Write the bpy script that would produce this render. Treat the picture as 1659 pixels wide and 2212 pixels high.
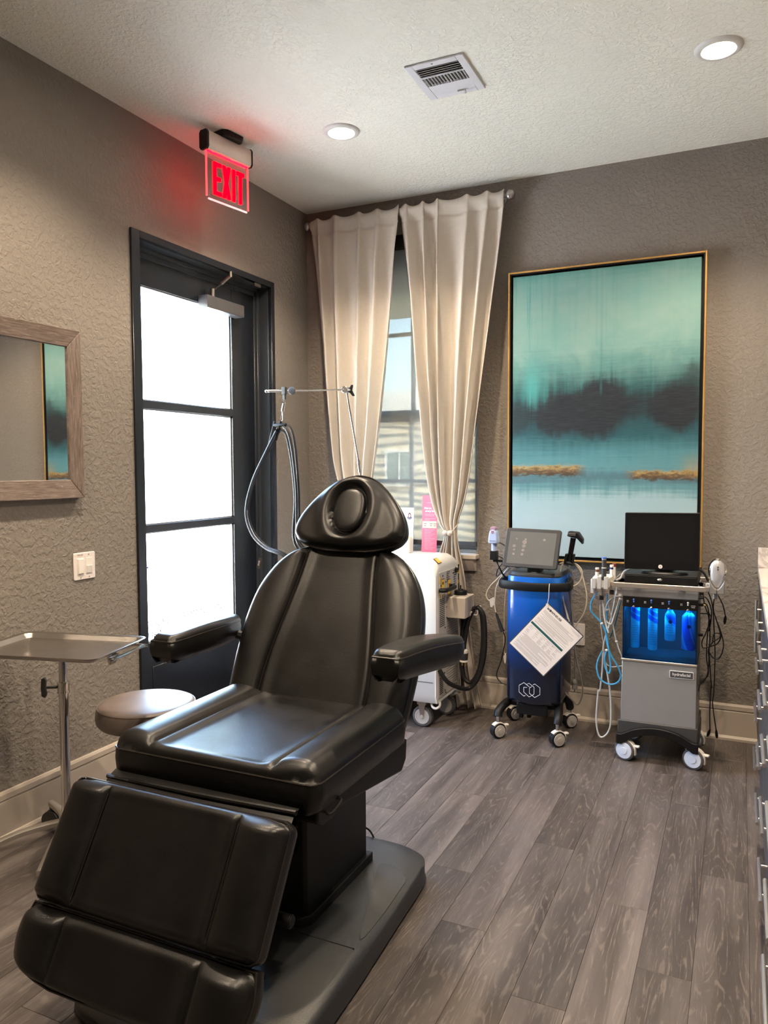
import bpy, bmesh, math, random
from mathutils import Vector, Matrix, noise
random.seed(7)
S=bpy.context.scene
for o in list(bpy.data.objects): bpy.data.objects.remove(o)
COL=S.collection
PI=math.pi
# ------------------------------------------------------------------ camera
cd=bpy.data.cameras.new('camera'); cam=bpy.data.objects.new('camera',cd); COL.objects.link(cam); S.camera=cam
def _cam():
    yaw,pit,roll=-0.43648981,-0.056961095,-0.0048954868
    fw=Vector((math.sin(yaw)*math.cos(pit),math.cos(yaw)*math.cos(pit),math.sin(pit)))
    r=Vector((math.cos(yaw),-math.sin(yaw),0)); u=r.cross(fw)
    r2=r*math.cos(roll)+u*math.sin(roll); u2=-r*math.sin(roll)+u*math.cos(roll)
    m=Matrix.Identity(4)
    for i in range(3): m[i][0]=r2[i]; m[i][1]=u2[i]; m[i][2]=-fw[i]
    m[0][3],m[1][3],m[2][3]=2.55221452,-4.32046811,1.42438976
    cam.matrix_world=m
_cam()
cd.sensor_fit='VERTICAL'; cd.sensor_height=24; cd.lens=24*1651.356/2212; cd.clip_start=.05
# ------------------------------------------------------------------ world, sun, exposure
W=bpy.data.worlds.new('world'); S.world=W; W.use_nodes=True
nt=W.node_tree; sky=nt.nodes.new('ShaderNodeTexSky'); sky.sky_type='NISHITA'; sky.sun_disc=False
sky.sun_elevation=math.radians(48); sky.sun_rotation=math.radians(170); sky.air_density=1.2; sky.dust_density=2.0
bg=nt.nodes['Background']; nt.links.new(sky.outputs[0],bg.inputs[0]); bg.inputs[1].default_value=2.6
sd=bpy.data.lights.new('sun','SUN'); sd.energy=34; sd.angle=.01; sd.color=(1,.96,.9)
so=bpy.data.objects.new('sun',sd); COL.objects.link(so)
so.rotation_euler=Vector((-.12,.62,-.78)).to_track_quat('-Z','Y').to_euler()
S.view_settings.view_transform='Standard'; S.view_settings.look='None'; S.view_settings.gamma=1
S.view_settings.use_curve_mapping=False
S.view_settings.exposure=1.36
DOWNLIGHT=40.0; SPOT=54.0
# light portals in the door glazing and the window (they only guide sampling of the sky)
def portal(name,loc,size,direction):
    l=bpy.data.lights.new(name,'AREA'); l.shape='RECTANGLE'; l.size,l.size_y=size
    l.cycles.is_portal=True
    o=bpy.data.objects.new(name,l); COL.objects.link(o); o.location=loc
    o.rotation_euler=Vector(direction).to_track_quat('-Z','Y').to_euler()
portal('door_portal',(-.2,-1.06,1.44),(1.9,.9),(1,0,0))
portal('window_portal',(.69,.2,1.85),(.95,1.9),(0,-1,0))
# ------------------------------------------------------------------ materials
def N(t,ty,**k):
    n=t.nodes.new(ty)
    for a,b in k.items():
        if a.startswith('i_'): n.inputs[a[2:].replace('_',' ')].default_value=b
        else: setattr(n,a,b)
    return n
def ramp(t,fac,stops,interp='LINEAR'):
    n=t.nodes.new('ShaderNodeValToRGB'); n.color_ramp.interpolation=interp
    e=n.color_ramp.elements
    while len(e)<len(stops): e.new(.5)
    for q,(p,c) in zip(e,stops):
        q.position=p; q.color=c if len(c)==4 else (*c,1)
    t.links.new(fac,n.inputs[0]); return n.outputs[0]
def math_(t,op,a,b=None,c=None):
    n=t.nodes.new('ShaderNodeMath'); n.operation=op
    for i,v in enumerate((a,b,c)):
        if v is None: continue
        if isinstance(v,(int,float)): n.inputs[i].default_value=v
        else: t.links.new(v,n.inputs[i])
    return n.outputs[0]
def mixc(t,f,a,b,bt='MIX'):
    n=t.nodes.new('ShaderNodeMix'); n.data_type='RGBA'; n.blend_type=bt
    for s,v in ((0,f),(6,a),(7,b)):
        if isinstance(v,(int,float)): n.inputs[s].default_value=v
        elif isinstance(v,tuple): n.inputs[s].default_value=v if len(v)==4 else (*v,1)
        else: t.links.new(v,n.inputs[s])
    return n.outputs[2]
def objco(t,scale=(1,1,1),loc=(0,0,0)):
    c=t.nodes.new('ShaderNodeTexCoord'); m=t.nodes.new('ShaderNodeMapping')
    m.inputs['Scale'].default_value=scale; m.inputs['Location'].default_value=loc
    t.links.new(c.outputs['Object'],m.inputs[0]); return m.outputs[0]
def noisef(t,vec,scale,detail=3,rough=.55,dist=0):
    n=N(t,'ShaderNodeTexNoise'); n.inputs['Scale'].default_value=scale; n.inputs['Detail'].default_value=detail
    n.inputs['Roughness'].default_value=rough; n.inputs['Distortion'].default_value=dist
    t.links.new(vec,n.inputs['Vector']); return n.outputs['Fac']
def base(name):
    m=bpy.data.materials.new(name); m.use_nodes=True; t=m.node_tree
    return m,t,t.nodes['Principled BSDF']
def mat(name,col,rough=.5,metal=0,var=.06,bump=0,bs=200,spec=.5,emit=None,es=0,coat=0,sheen=0):
    m,t,b=base(name)
    v=objco(t)
    f=noisef(t,v,14,3)
    d=tuple(max(0,c*(1-var)) for c in col); l=tuple(min(1,c*(1+var)) for c in col)
    t.links.new(ramp(t,f,[(.3,d),(.7,l)]),b.inputs['Base Color'])
    b.inputs['Roughness'].default_value=rough; b.inputs['Metallic'].default_value=metal
    b.inputs['Specular IOR Level'].default_value=spec
    b.inputs['Coat Weight'].default_value=coat; b.inputs['Sheen Weight'].default_value=sheen
    if emit: b.inputs['Emission Color'].default_value=(*emit,1); b.inputs['Emission Strength'].default_value=es
    if bump:
        n=N(t,'ShaderNodeBump'); n.inputs['Strength'].default_value=bump; n.inputs['Distance'].default_value=.002
        t.links.new(noisef(t,v,bs,3),n.inputs['Height']); t.links.new(n.outputs[0],b.inputs['Normal'])
    return m
def texture_paint(name,col,scale,strength,dist,rough=.75,lo=.42,hi=.62):
    # knock-down / orange peel wall texture
    m,t,b=base(name); v=objco(t)
    f=noisef(t,v,scale,4,.5,.6); g=noisef(t,v,scale*3.1,2)
    big=noisef(t,v,1.3,2)
    h=ramp(t,f,[(lo,(0,0,0)),(hi,(1,1,1))],'EASE')
    hh=math_(t,'MULTIPLY_ADD',g,.25,h)
    n=N(t,'ShaderNodeBump'); n.inputs['Strength'].default_value=strength; n.inputs['Distance'].default_value=dist
    t.links.new(hh,n.inputs['Height']); t.links.new(n.outputs[0],b.inputs['Normal'])
    t.links.new(ramp(t,big,[(.2,tuple(c*.97 for c in col)),(.8,tuple(c*1.03 for c in col))]),b.inputs['Base Color'])
    b.inputs['Roughness'].default_value=rough; b.inputs['Specular IOR Level'].default_value=.25
    return m
M_wall=texture_paint('taupe_wall_paint',(.232,.208,.184),48,.52,.004,.62)
M_ceil=texture_paint('ceiling_paint',(.82,.82,.76),54,.55,.0035,.8)
M_trim=mat('trim_paint',(.50,.435,.37),.4,var=.02)
M_black=mat('black_plastic',(.006,.006,.007),.45,bump=.15,bs=600,spec=.3)
M_blackg=mat('black_gloss',(.008,.008,.009),.08,spec=.5)
M_bronze=mat('dark_frame_paint',(.010,.013,.019),.27,var=.1)
M_closer=mat('closer_grey_paint',(.10,.10,.105),.35,metal=.3)
M_chrome=mat('chrome',(.72,.71,.70),.12,metal=1,var=.02)
M_steel=mat('brushed_steel',(.40,.375,.35),.3,metal=1,var=.05,bump=.08,bs=400)
M_alu=mat('cast_aluminium',(.50,.47,.43),.45,metal=.8,var=.1,bump=.2,bs=120)
M_nickel=mat('brushed_nickel',(.42,.40,.38),.33,metal=1)
M_white=mat('white_enamel',(.66,.655,.645),.35,var=.02)
M_whitep=mat('white_plastic',(.78,.74,.70),.4,var=.02)
M_grey=mat('light_grey_panel',(.42,.405,.385),.5,var=.04)
M_dgrey=mat('dark_grey_plastic',(.05,.05,.052),.45,bump=.1,bs=500)
M_silver=mat('silver_paint',(.40,.40,.41),.38,metal=.55,var=.03,bump=.05,bs=900)
M_rail=mat('champagne_rail',(.62,.56,.50),.32,metal=.75,var=.03)
M_rubber=mat('grey_rubber',(.09,.09,.095),.6)
M_wheel=mat('pale_blue_wheel',(.60,.66,.78),.4,var=.02)
M_wheelg=mat('grey_wheel',(.42,.40,.38),.5,var=.03)
M_cream=mat('cream_cable',(.60,.54,.43),.5)
M_greyc=mat('grey_cable',(.20,.19,.18),.5)
M_lgreyc=mat('pale_tube',(.52,.54,.55),.3,var=.05)
M_blueT=mat('blue_tube',(.06,.33,.62),.25,var=.15)
M_tealT=mat('teal_tube',(.02,.12,.18),.3)
M_yellow=mat('yellow_label',(.75,.52,.06),.5,var=.05)
M_print=mat('dark_print',(.05,.05,.055),.7)
M_whiteprint=mat('white_print',(.75,.75,.75),.6)
M_greyprint=mat('grey_print',(.30,.27,.26),.7)
M_teal=mat('teal_print',(.015,.09,.095),.5)
M_pink=mat('pink_card',(.78,.13,.20),.5,var=.08)
M_pinkl=mat('pink_print',(.85,.36,.42),.6)
M_card=mat('white_card',(.78,.72,.70),.45,var=.02)
M_lam=mat('laminate_edge',(.06,.07,.09),.2,var=.1)
M_skin=mat('printed_skin',(.74,.52,.40),.6,var=.08)
M_gold=mat('gold_frame_paint',(.62,.36,.11),.35,metal=.6,var=.12)
M_bluehp=mat('ice_blue_plastic',(.42,.50,.75),.35,var=.04)
M_mauve=mat('mauve_tip',(.35,.22,.33),.3)
M_navy=mat('navy_cap',(.02,.03,.12),.4)
M_bcap=mat('blue_cap',(.06,.16,.55),.4)
M_brown=mat('brown_cap',(.14,.05,.025),.4)
M_red=mat('maroon_cap',(.22,.02,.03),.4)
M_cord=mat('black_cord',(.010,.010,.012),.5)
M_jamb=mat('daylit_jamb_paint',(.040,.048,.058),.32,var=.08)  # dark frame paint made lighter: daylight on the jamb is put into the colour
M_satin=mat('satin_steel',(.80,.77,.74),.34,metal=1,var=.02)
M_vinylw=mat('window_vinyl',(.27,.26,.24),.5,var=.04)
M_cab=mat('charcoal_cabinet',(.055,.055,.065),.38,var=.12)
def leather(name,col,rough,wr=.35):
    m,t,b=base(name); v=objco(t)
    f=noisef(t,v,9,4,.6,.4); g=noisef(t,v,420,2); w=noisef(t,objco(t,(1,1,2.2)),22,3,.55,1.5)
    t.links.new(ramp(t,f,[(.3,tuple(c*.85 for c in col)),(.7,tuple(c*1.2 for c in col))]),b.inputs['Base Color'])
    t.links.new(ramp(t,f,[(.25,(rough-.05,)*3),(.75,(rough+.07,)*3)]),b.inputs['Roughness'])
    n=N(t,'ShaderNodeBump'); n.inputs['Strength'].default_value=.22; n.inputs['Distance'].default_value=.0012
    t.links.new(g,n.inputs['Height'])
    n2=N(t,'ShaderNodeBump'); n2.inputs['Strength'].default_value=wr; n2.inputs['Distance'].default_value=.004
    t.links.new(w,n2.inputs['Height']); t.links.new(n.outputs[0],n2.inputs['Normal'])
    t.links.new(n2.outputs[0],b.inputs['Normal'])
    return m
M_leather=leather('black_leather',(.0032,.0029,.0031),.35,.06)
M_piping=leather('black_piping',(.016,.013,.012),.3,.1)
M_taupeL=leather('taupe_leather',(.19,.150,.132),.38,.05)
def fabric(name,col,trans=.25):
    m=bpy.data.materials.new(name); m.use_nodes=True; t=m.node_tree; t.nodes.clear()
    out=N(t,'ShaderNodeOutputMaterial'); d=N(t,'ShaderNodeBsdfDiffuse'); r=N(t,'ShaderNodeBsdfTranslucent'); mx=N(t,'ShaderNodeMixShader')
    v=objco(t,(1,1,.12)); f=noisef(t,v,260,2); g=noisef(t,objco(t,(.1,.1,1)),300,2)
    c=ramp(t,math_(t,'MULTIPLY',f,g),[(.1,tuple(x*.93 for x in col)),(.5,tuple(min(1,x*1.04) for x in col))])
    t.links.new(c,d.inputs[0]); t.links.new(c,r.inputs[0]); mx.inputs[0].default_value=trans
    n=N(t,'ShaderNodeBump'); n.inputs['Strength'].default_value=.12; n.inputs['Distance'].default_value=.001
    t.links.new(f,n.inputs['Height']); t.links.new(n.outputs[0],d.inputs['Normal'])
    t.links.new(d.outputs[0],mx.inputs[1]); t.links.new(r.outputs[0],mx.inputs[2]); t.links.new(mx.outputs[0],out.inputs[0])
    return m
M_curtain=fabric('linen_curtain',(.73,.665,.585),.25)
def see_through(name,tint,opac,surf,rough=.9,gloss=False):
    # woven screen / film / glass: part of the light passes straight through
    m=bpy.data.materials.new(name); m.use_nodes=True; t=m.node_tree; t.nodes.clear()
    out=N(t,'ShaderNodeOutputMaterial'); tr=N(t,'ShaderNodeBsdfTransparent'); mx=N(t,'ShaderNodeMixShader')
    tr.inputs[0].default_value=(*tint,1)
    if gloss:
        s=N(t,'ShaderNodeBsdfGlossy'); s.inputs['Roughness'].default_value=rough; s.inputs[0].default_value=(*surf,1)
        lw=N(t,'ShaderNodeLayerWeight'); lw.inputs[0].default_value=.12
        t.links.new(math_(t,'MULTIPLY_ADD',lw.outputs['Fresnel'],.8,opac),mx.inputs[0])
    else:
        d=N(t,'ShaderNodeBsdfDiffuse'); tl=N(t,'ShaderNodeBsdfTranslucent'); s=N(t,'ShaderNodeMixShader')
        d.inputs[0].default_value=(*surf,1); tl.inputs[0].default_value=(*surf,1); s.inputs[0].default_value=.5
        t.links.new(d.outputs[0],s.inputs[1]); t.links.new(tl.outputs[0],s.inputs[2])
        v=objco(t); f=noisef(t,objco(t,(1,1,.3)),500,2); mr=math_(t,'MULTIPLY_ADD',f,.16,opac-.08)
        t.links.new(mr,mx.inputs[0])
    t.links.new(tr.outputs[0],mx.inputs[1]); t.links.new(s.outputs[0],mx.inputs[2]); t.links.new(mx.outputs[0],out.inputs[0])
    return m
M_glass=see_through('clear_glazing',(.95,.97,.97),.02,(1,1,1),.02,True)
M_shade=see_through('solar_screen_weave',(.222,.222,.217),.32,(.46,.45,.41))
M_acryl=see_through('clear_acrylic',(.90,.86,.86),.14,(.55,.53,.53))
M_vinyl=see_through('pale_vinyl_letter',(.13,.13,.14),.22,(.55,.55,.57))
M_bluewin=see_through('blue_acrylic_window',(.09,.70,1.0),.04,(.7,.8,1),.06,True)
M_tape=mat('violet_tape',(.10,.06,.42),.5)
# glowing things
M_led=mat('warm_led_lens',(.9,.9,.9),.4,emit=(1,.82,.62),es=DOWNLIGHT)
M_exit=mat('red_lit_letters',(.35,.0,.0),.9,spec=0,emit=(1,.0,.004),es=3.0)
M_exitedge=mat('red_lit_acrylic_edge',(.6,.1,.1),.3,emit=(1,.04,.05),es=.9)
M_exitstrip=mat('red_led_strip',(.6,.05,.05),.3,emit=(1,.0,.003),es=16.0)
def mirror_mat():
    m,t,b=base('mirror_glass'); b.inputs['Metallic'].default_value=1; b.inputs['Roughness'].default_value=.015
    v=objco(t); f=noisef(t,v,2,1); t.links.new(ramp(t,f,[(0,(.86,.87,.86)),(1,(.90,.91,.90))]),b.inputs['Base Color']); return m
M_mirror=mirror_mat()
def rustic(name,along):
    m,t,b=base(name)
    sc=(1,1.6,26) if along=='y' else (1,26,1.6)
    a=noisef(t,objco(t,sc),9,5,.62,.3); s=noisef(t,objco(t,(1,5,22) if along=='y' else (1,22,5)),7,4,.7,.6)
    c=ramp(t,a,[(.3,(.085,.062,.050)),(.5,(.165,.125,.105)),(.7,(.25,.20,.17))])
    k=ramp(t,s,[(.62,(0,0,0)),(.70,(1,1,1))])
    t.links.new(mixc(t,k,c,(.34,.29,.25)),b.inputs['Base Color']); b.inputs['Roughness'].default_value=.55
    n=N(t,'ShaderNodeBump'); n.inputs['Strength'].default_value=.35; n.inputs['Distance'].default_value=.002
    t.links.new(a,n.inputs['Height']); t.links.new(n.outputs[0],b.inputs['Normal']); return m
M_rustic={'y':rustic('weathered_brown_wood','y'),'z':rustic('weathered_brown_wood_upright','z')}
def plank_mat():
    m,t,b=base('limed_grey_oak_vinyl')
    oi=N(t,'ShaderNodeObjectInfo'); rnd=oi.outputs['Random']
    tc=N(t,'ShaderNodeTexCoord'); off=N(t,'ShaderNodeCombineXYZ')
    t.links.new(math_(t,'MULTIPLY',rnd,37),off.inputs[0]); t.links.new(math_(t,'MULTIPLY',rnd,91),off.inputs[1]); t.links.new(math_(t,'MULTIPLY',rnd,53),off.inputs[2])
    ad=N(t,'ShaderNodeVectorMath'); ad.operation='ADD'; t.links.new(tc.outputs['Object'],ad.inputs[0]); t.links.new(off.outputs[0],ad.inputs[1])
    def mp(s):
        q=N(t,'ShaderNodeMapping'); q.inputs['Scale'].default_value=s; t.links.new(ad.outputs[0],q.inputs[0]); return q.outputs[0]
    fld=noisef(t,mp((5.4,.62,1)),1.25,2.0,.5,.22)                       # cathedral figure field
    ring=math_(t,'FRACT',math_(t,'MULTIPLY',fld,30))
    lines=ramp(t,math_(t,'ABSOLUTE',math_(t,'SUBTRACT',ring,.5)),[(.0,(1,1,1)),(.08,(.8,.8,.8)),(.17,(0,0,0))])
    pore=noisef(t,mp((230,9,1)),1,3,.75)
    brk=ramp(t,noisef(t,mp((70,14,1)),1,3,.65),[(.45,(0,0,0)),(.58,(1,1,1))])
    streak=ramp(t,pore,[(.58,(0,0,0)),(.72,(1,1,1))])
    wide=noisef(t,mp((9,.7,1)),1.4,3,.6,.3)
    basec=ramp(t,wide,[(.25,(.046,.038,.035)),(.5,(.094,.079,.073)),(.75,(.162,.140,.130))])
    tone=math_(t,'MULTIPLY_ADD',rnd,.42,.80)
    hs=N(t,'ShaderNodeHueSaturation'); hs.inputs['Saturation'].default_value=.92; t.links.new(basec,hs.inputs['Color']); t.links.new(tone,hs.inputs['Value'])
    lim=math_(t,'MULTIPLY',math_(t,'MULTIPLY',lines,brk),.34)
    c1=mixc(t,lim,hs.outputs[0],(.30,.255,.225))
    c2=mixc(t,math_(t,'MULTIPLY',streak,.62),c1,(.26,.22,.195))
    t.links.new(c2,b.inputs['Base Color'])
    t.links.new(ramp(t,pore,[(.3,(.36,)*3),(.8,(.52,)*3)]),b.inputs['Roughness'])
    b.inputs['Specular IOR Level'].default_value=.45
    n=N(t,'ShaderNodeBump'); n.inputs['Strength'].default_value=.25; n.inputs['Distance'].default_value=.001; n.invert=True
    t.links.new(math_(t,'MULTIPLY_ADD',lines,.5,streak),n.inputs['Height']); t.links.new(n.outputs[0],b.inputs['Normal'])
    return m
M_plank=plank_mat()
def marble():
    m,t,b=base('white_veined_marble'); v=objco(t,(1.2,.5,1))
    f=noisef(t,v,2.0,5,.55,1.6); k=ramp(t,math_(t,'ABSOLUTE',math_(t,'SUBTRACT',f,.5)),[(0,(.50,.45,.42)),(.02,(.68,.63,.59)),(.06,(.78,.74,.70))])
    t.links.new(k,b.inputs['Base Color']); b.inputs['Roughness'].default_value=.2; return m
M_marble=marble()
def painting_mat(w,h):
    # abstract seascape: brushed turquoise over a dark bank, gold dashes, pale water
    m,t,b=base('abstract_teal_canvas')
    tc=N(t,'ShaderNodeTexCoord'); sp=N(t,'ShaderNodeSeparateXYZ'); t.links.new(tc.outputs['Object'],sp.inputs[0])
    X=math_(t,'DIVIDE',sp.outputs[0],w); Z=math_(t,'DIVIDE',sp.outputs[2],h)
    hz=noisef(t,objco(t,(1.5,1,40)),1.6,5,.62,.2); hf=noisef(t,objco(t,(4,1,120)),3,3,.6)
    vt=noisef(t,objco(t,(22,1,.8)),1.6,4,.6,.15); cl=noisef(t,objco(t,(2.0,1,2.4)),1.7,5,.62,.5); c2=noisef(t,objco(t,(3,1,5),(3,0,1)),1.5,5,.65,.4)
    ctr=lambda n,k: math_(t,'MULTIPLY',math_(t,'SUBTRACT',n,.5),k)
    add=lambda *a: a[0] if len(a)==1 else math_(t,'ADD',a[0],add(*a[1:]))
    def soft(v,c0,r0,c1,r1): return ramp(t,v,[(c0,(0,0,0)),(r0,(1,1,1)),(c1,(1,1,1)),(r1,(0,0,0))],'EASE')
    zz=add(Z,ctr(hz,.07),ctr(vt,.05),ctr(cl,.06))
    c=ramp(t,zz,[(0,(.40,.54,.58)),(.12,(.42,.58,.63)),(.205,(.36,.54,.58)),(.245,(.12,.30,.33)),(.275,(.085,.19,.23)),(.315,(.115,.30,.34)),(.36,(.085,.26,.30)),
                 (.43,(.022,.105,.125)),(.52,(.016,.065,.08)),(.60,(.030,.115,.12)),(.66,(.10,.27,.265)),(.73,(.21,.42,.385)),(.86,(.25,.49,.425)),(.955,(.20,.44,.385)),(1,(.10,.35,.31))])
    up=ramp(t,Z,[(.58,(0,0,0)),(.74,(1,1,1)),(.98,(.8,.8,.8))])
    cloud=ramp(t,cl,[(.40,(0,0,0)),(.66,(1,1,1))])
    c=mixc(t,math_(t,'MULTIPLY',math_(t,'MULTIPLY',cloud,up),.55),c,(.36,.52,.45))
    tq=ramp(t,vt,[(.50,(0,0,0)),(.70,(1,1,1))])
    lx=ramp(t,X,[(.0,(1,1,1)),(.10,(1,1,1)),(.30,(.12,.12,.12)),(.44,(.5,.5,.5)),(.52,(.45,.45,.45)),(.60,(.1,.1,.1)),(1,(.15,.15,.15))])
    c=mixc(t,math_(t,'MULTIPLY',math_(t,'MULTIPLY',math_(t,'MULTIPLY',tq,lx),ramp(t,Z,[(.50,(0,0,0)),(.60,(1,1,1))])),.75),c,(.06,.34,.31))
    glow=math_(t,'MULTIPLY',ramp(t,X,[(.02,(0,0,0)),(.11,(1,1,1)),(.22,(0,0,0))],'EASE'),ramp(t,add(Z,ctr(vt,.12)),[(.50,(0,0,0)),(.60,(1,1,1)),(.74,(0,0,0))],'EASE'))
    c=mixc(t,math_(t,'MULTIPLY',glow,.7),c,(.085,.43,.42))
    # dark bank: soft-edged masses
    def blob(cx,cz,rx,rz,k):
        dx=math_(t,'DIVIDE',math_(t,'SUBTRACT',X,cx),rx); dz=math_(t,'DIVIDE',math_(t,'SUBTRACT',Z,cz),rz)
        d=math_(t,'SQRT',math_(t,'ADD',math_(t,'MULTIPLY',dx,dx),math_(t,'MULTIPLY',dz,dz)))
        d=add(d,ctr(cl,.7),ctr(c2,.7),ctr(vt,.45),ctr(hz,.25))
        return math_(t,'MULTIPLY',ramp(t,d,[(.50,(1,1,1)),(.93,(0,0,0))],'EASE'),k)
    for q in ((.40,.505,.40,.125,1),(.50,.550,.20,.11,1),(.28,.505,.18,.10,.9),(.88,.515,.20,.11,1),(.02,.495,.17,.075,.7),(.70,.53,.2,.06,.6),(.97,.58,.10,.10,.6)):
        c=mixc(t,blob(*q),c,(.017,.023,.031))
    # faint scraped mast
    mx=ramp(t,math_(t,'ABSOLUTE',add(X,-.497,ctr(hf,.004))),[(0,(1,1,1)),(.010,(0,0,0))])
    mz=ramp(t,Z,[(.58,(1,1,1)),(.66,(.45,.45,.45)),(.80,(.25,.25,.25)),(.97,(.1,.1,.1)),(.985,(0,0,0))]); mz=math_(t,'MULTIPLY',mz,ramp(t,Z,[(.56,(0,0,0)),(.59,(1,1,1))]))
    c=mixc(t,math_(t,'MULTIPLY',math_(t,'MULTIPLY',mx,mz),.8),c,(.035,.16,.155))
    # gold strips
    gn=noisef(t,objco(t,(9,1,22)),2.2,5,.7,.6)
    def strip(x0,x1,zc,hh):
        a=ramp(t,X,[(max(0,x0-.02),(0,0,0) if x0>0 else (1,1,1)),(x0+.05,(1,1,1)),(x1-.05,(1,1,1)),(min(1,x1+.02),(0,0,0) if x1<1 else (1,1,1))])
        d=math_(t,'DIVIDE',math_(t,'ABSOLUTE',math_(t,'SUBTRACT',Z,zc)),hh)
        d=add(d,ctr(gn,2.2))
        return math_(t,'MULTIPLY',ramp(t,d,[(.60,(1,1,1)),(.98,(0,0,0))]),a)
    for zc,s in ((.306,(0,.41,.306,.023)),(.289,(.64,1,.289,.019))):
        gc=ramp(t,add(gn,math_(t,'MULTIPLY',math_(t,'SUBTRACT',Z,zc),11)),[(.32,(.075,.038,.014)),(.50,(.17,.095,.035)),(.62,(.38,.25,.08)),(.8,(.58,.46,.20))])
        c=mixc(t,math_(t,'MULTIPLY',strip(*s),.92),c,gc)
    rx=ramp(t,X,[(.88,(0,0,0)),(.97,(1,1,1))]); rz=ramp(t,add(Z,ctr(vt,.10)),[(.29,(0,0,0)),(.30,(1,1,1)),(.375,(0,0,0))])
    c=mixc(t,math_(t,'MULTIPLY',math_(t,'MULTIPLY',math_(t,'MULTIPLY',rx,rz),ramp(t,vt,[(.4,(.1,.1,.1)),(.6,(1,1,1))])),.8),c,(.46,.31,.10))
    c=mixc(t,math_(t,'MULTIPLY',ramp(t,hf,[(.45,(0,0,0)),(.75,(1,1,1))]),.16),c,mixc(t,.45,c,(.45,.55,.53)))
    t.links.new(mixc(t,1.0,c,(.84,.82,.84),'MULTIPLY'),b.inputs['Base Color']); b.inputs['Roughness'].default_value=.42
    n=N(t,'ShaderNodeBump'); n.inputs['Strength'].default_value=.1; n.inputs['Distance'].default_value=.001
    t.links.new(hf,n.inputs['Height']); t.links.new(n.outputs[0],b.inputs['Normal']); return m
def blue_body():
    # factory fade from bright blue at the top to near black at the foot
    m,t,b=base('blue_to_black_lacquer'); tc=N(t,'ShaderNodeTexCoord'); sp=N(t,'ShaderNodeSeparateXYZ'); t.links.new(tc.outputs['Object'],sp.inputs[0])
    c=ramp(t,sp.outputs[2],[(.18,(.003,.006,.016)),(.36,(.003,.011,.04)),(.55,(.004,.045,.22)),(.72,(.008,.10,.48)),(.87,(.012,.16,.66))])
    t.links.new(c,b.inputs['Base Color']); b.inputs['Roughness'].default_value=.22; b.inputs['Coat Weight'].default_value=.3; return m
M_rf=blue_body()
def bottle_mat(seed,mode):
    m,t,b=base('blue_swoosh_bottle'); v=objco(t,(1,1,1),(seed,seed*2,0))
    tc=N(t,'ShaderNodeTexCoord'); sp=N(t,'ShaderNodeSeparateXYZ'); t.links.new(tc.outputs['Object'],sp.inputs[0])
    x,z=sp.outputs[0],sp.outputs[2]
    q=math_(t,'ADD',math_(t,'MULTIPLY',z,1.0),math_(t,'MULTIPLY',math_(t,'MULTIPLY',x,x),18))
    if mode==0:
        c=ramp(t,math_(t,'ADD',z,math_(t,'MULTIPLY',x,.6)),[(0,(.84,.88,.93)),(.139,(.84,.88,.93)),(.142,(.03,.12,.75)),(.165,(.03,.12,.75)),(.168,(.5,.65,.9)),(.173,(.03,.12,.75)),(.192,(.03,.12,.75)),(.195,(.4,.6,.9)),(.2,(.04,.2,.8))])
    elif mode==1:
        c=ramp(t,math_(t,'ADD',z,math_(t,'MULTIPLY',x,.9)),[(0,(.84,.88,.93)),(.088,(.84,.88,.93)),(.09,(.03,.12,.7)),(.094,(.6,.7,.85)),(.10,(.03,.1,.62)),(.148,(.03,.1,.62)),(.15,(.4,.6,.9)),(.154,(.03,.12,.7))])
    else:
        k=math_(t,'FRACT',math_(t,'MULTIPLY',math_(t,'ADD',math_(t,'MULTIPLY',z,.42),math_(t,'ADD',x,math_(t,'MULTIPLY',math_(t,'MULTIPLY',z,z),-1.2))),16))
        c=ramp(t,k,[(0,(.04,.14,.8)),(.55,(.03,.10,.7)),(.62,(.55,.7,.95)),(.68,(.04,.14,.8)),(.85,(.45,.65,.95)),(1,(.3,.5,.9))])
    t.links.new(c,b.inputs['Base Color']); b.inputs['Roughness'].default_value=.35
    return m
# ------------------------------------------------------------------ geometry helpers
ROOTINV={}
def thing(name,label,cat,loc=(0,0,0),rz=0,group=None):
    o=bpy.data.objects.new(name,None); o.empty_display_size=.05; COL.objects.link(o)
    o.location=loc; o.rotation_euler=(0,0,rz); o['label']=label; o['category']=cat
    if group: o['group']=group
    ROOTINV[o]=(Matrix.Translation(loc)@Matrix.Rotation(rz,4,'Z')).inverted()
    return o
def rootof(o):
    while o.parent: o=o.parent
    return o
def obj(name,bm,m,parent=None,smooth=False,bevel=0,seg=2,angle=40,local=False,origin=None):
    """one mesh object; geometry is given in world coordinates and moved into the frame of its thing"""
    me=bpy.data.meshes.new(name)
    if parent is not None and not local: bm.transform(ROOTINV[rootof(parent)])
    if origin is not None: bm.transform(Matrix.Translation([-c for c in origin]))
    bmesh.ops.recalc_face_normals(bm,faces=bm.faces[:])
    bm.to_mesh(me); bm.free()
    for x in (m if isinstance(m,(list,tuple)) else [m]): me.materials.append(x)
    o=bpy.data.objects.new(name,me); COL.objects.link(o)
    if origin is not None: o.location=origin
    if parent is not None: o.parent=parent
    if smooth:
        for p in me.polygons: p.use_smooth=True
        me.set_sharp_from_angle(angle=math.radians(angle))
    if bevel:
        b=o.modifiers.new('bevel','BEVEL'); b.width=bevel; b.segments=seg; b.limit_method='ANGLE'; b.angle_limit=math.radians(35); b.harden_normals=False
        for p in me.polygons: p.use_smooth=True
        me.set_sharp_from_angle(angle=math.radians(50))
    return o
def tag(o,label,cat,group=None):
    o['label']=label; o['category']=cat
    if group: o['group']=group
    if o not in ROOTINV: ROOTINV[o]=o.matrix_world.inverted()
    return o
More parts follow.
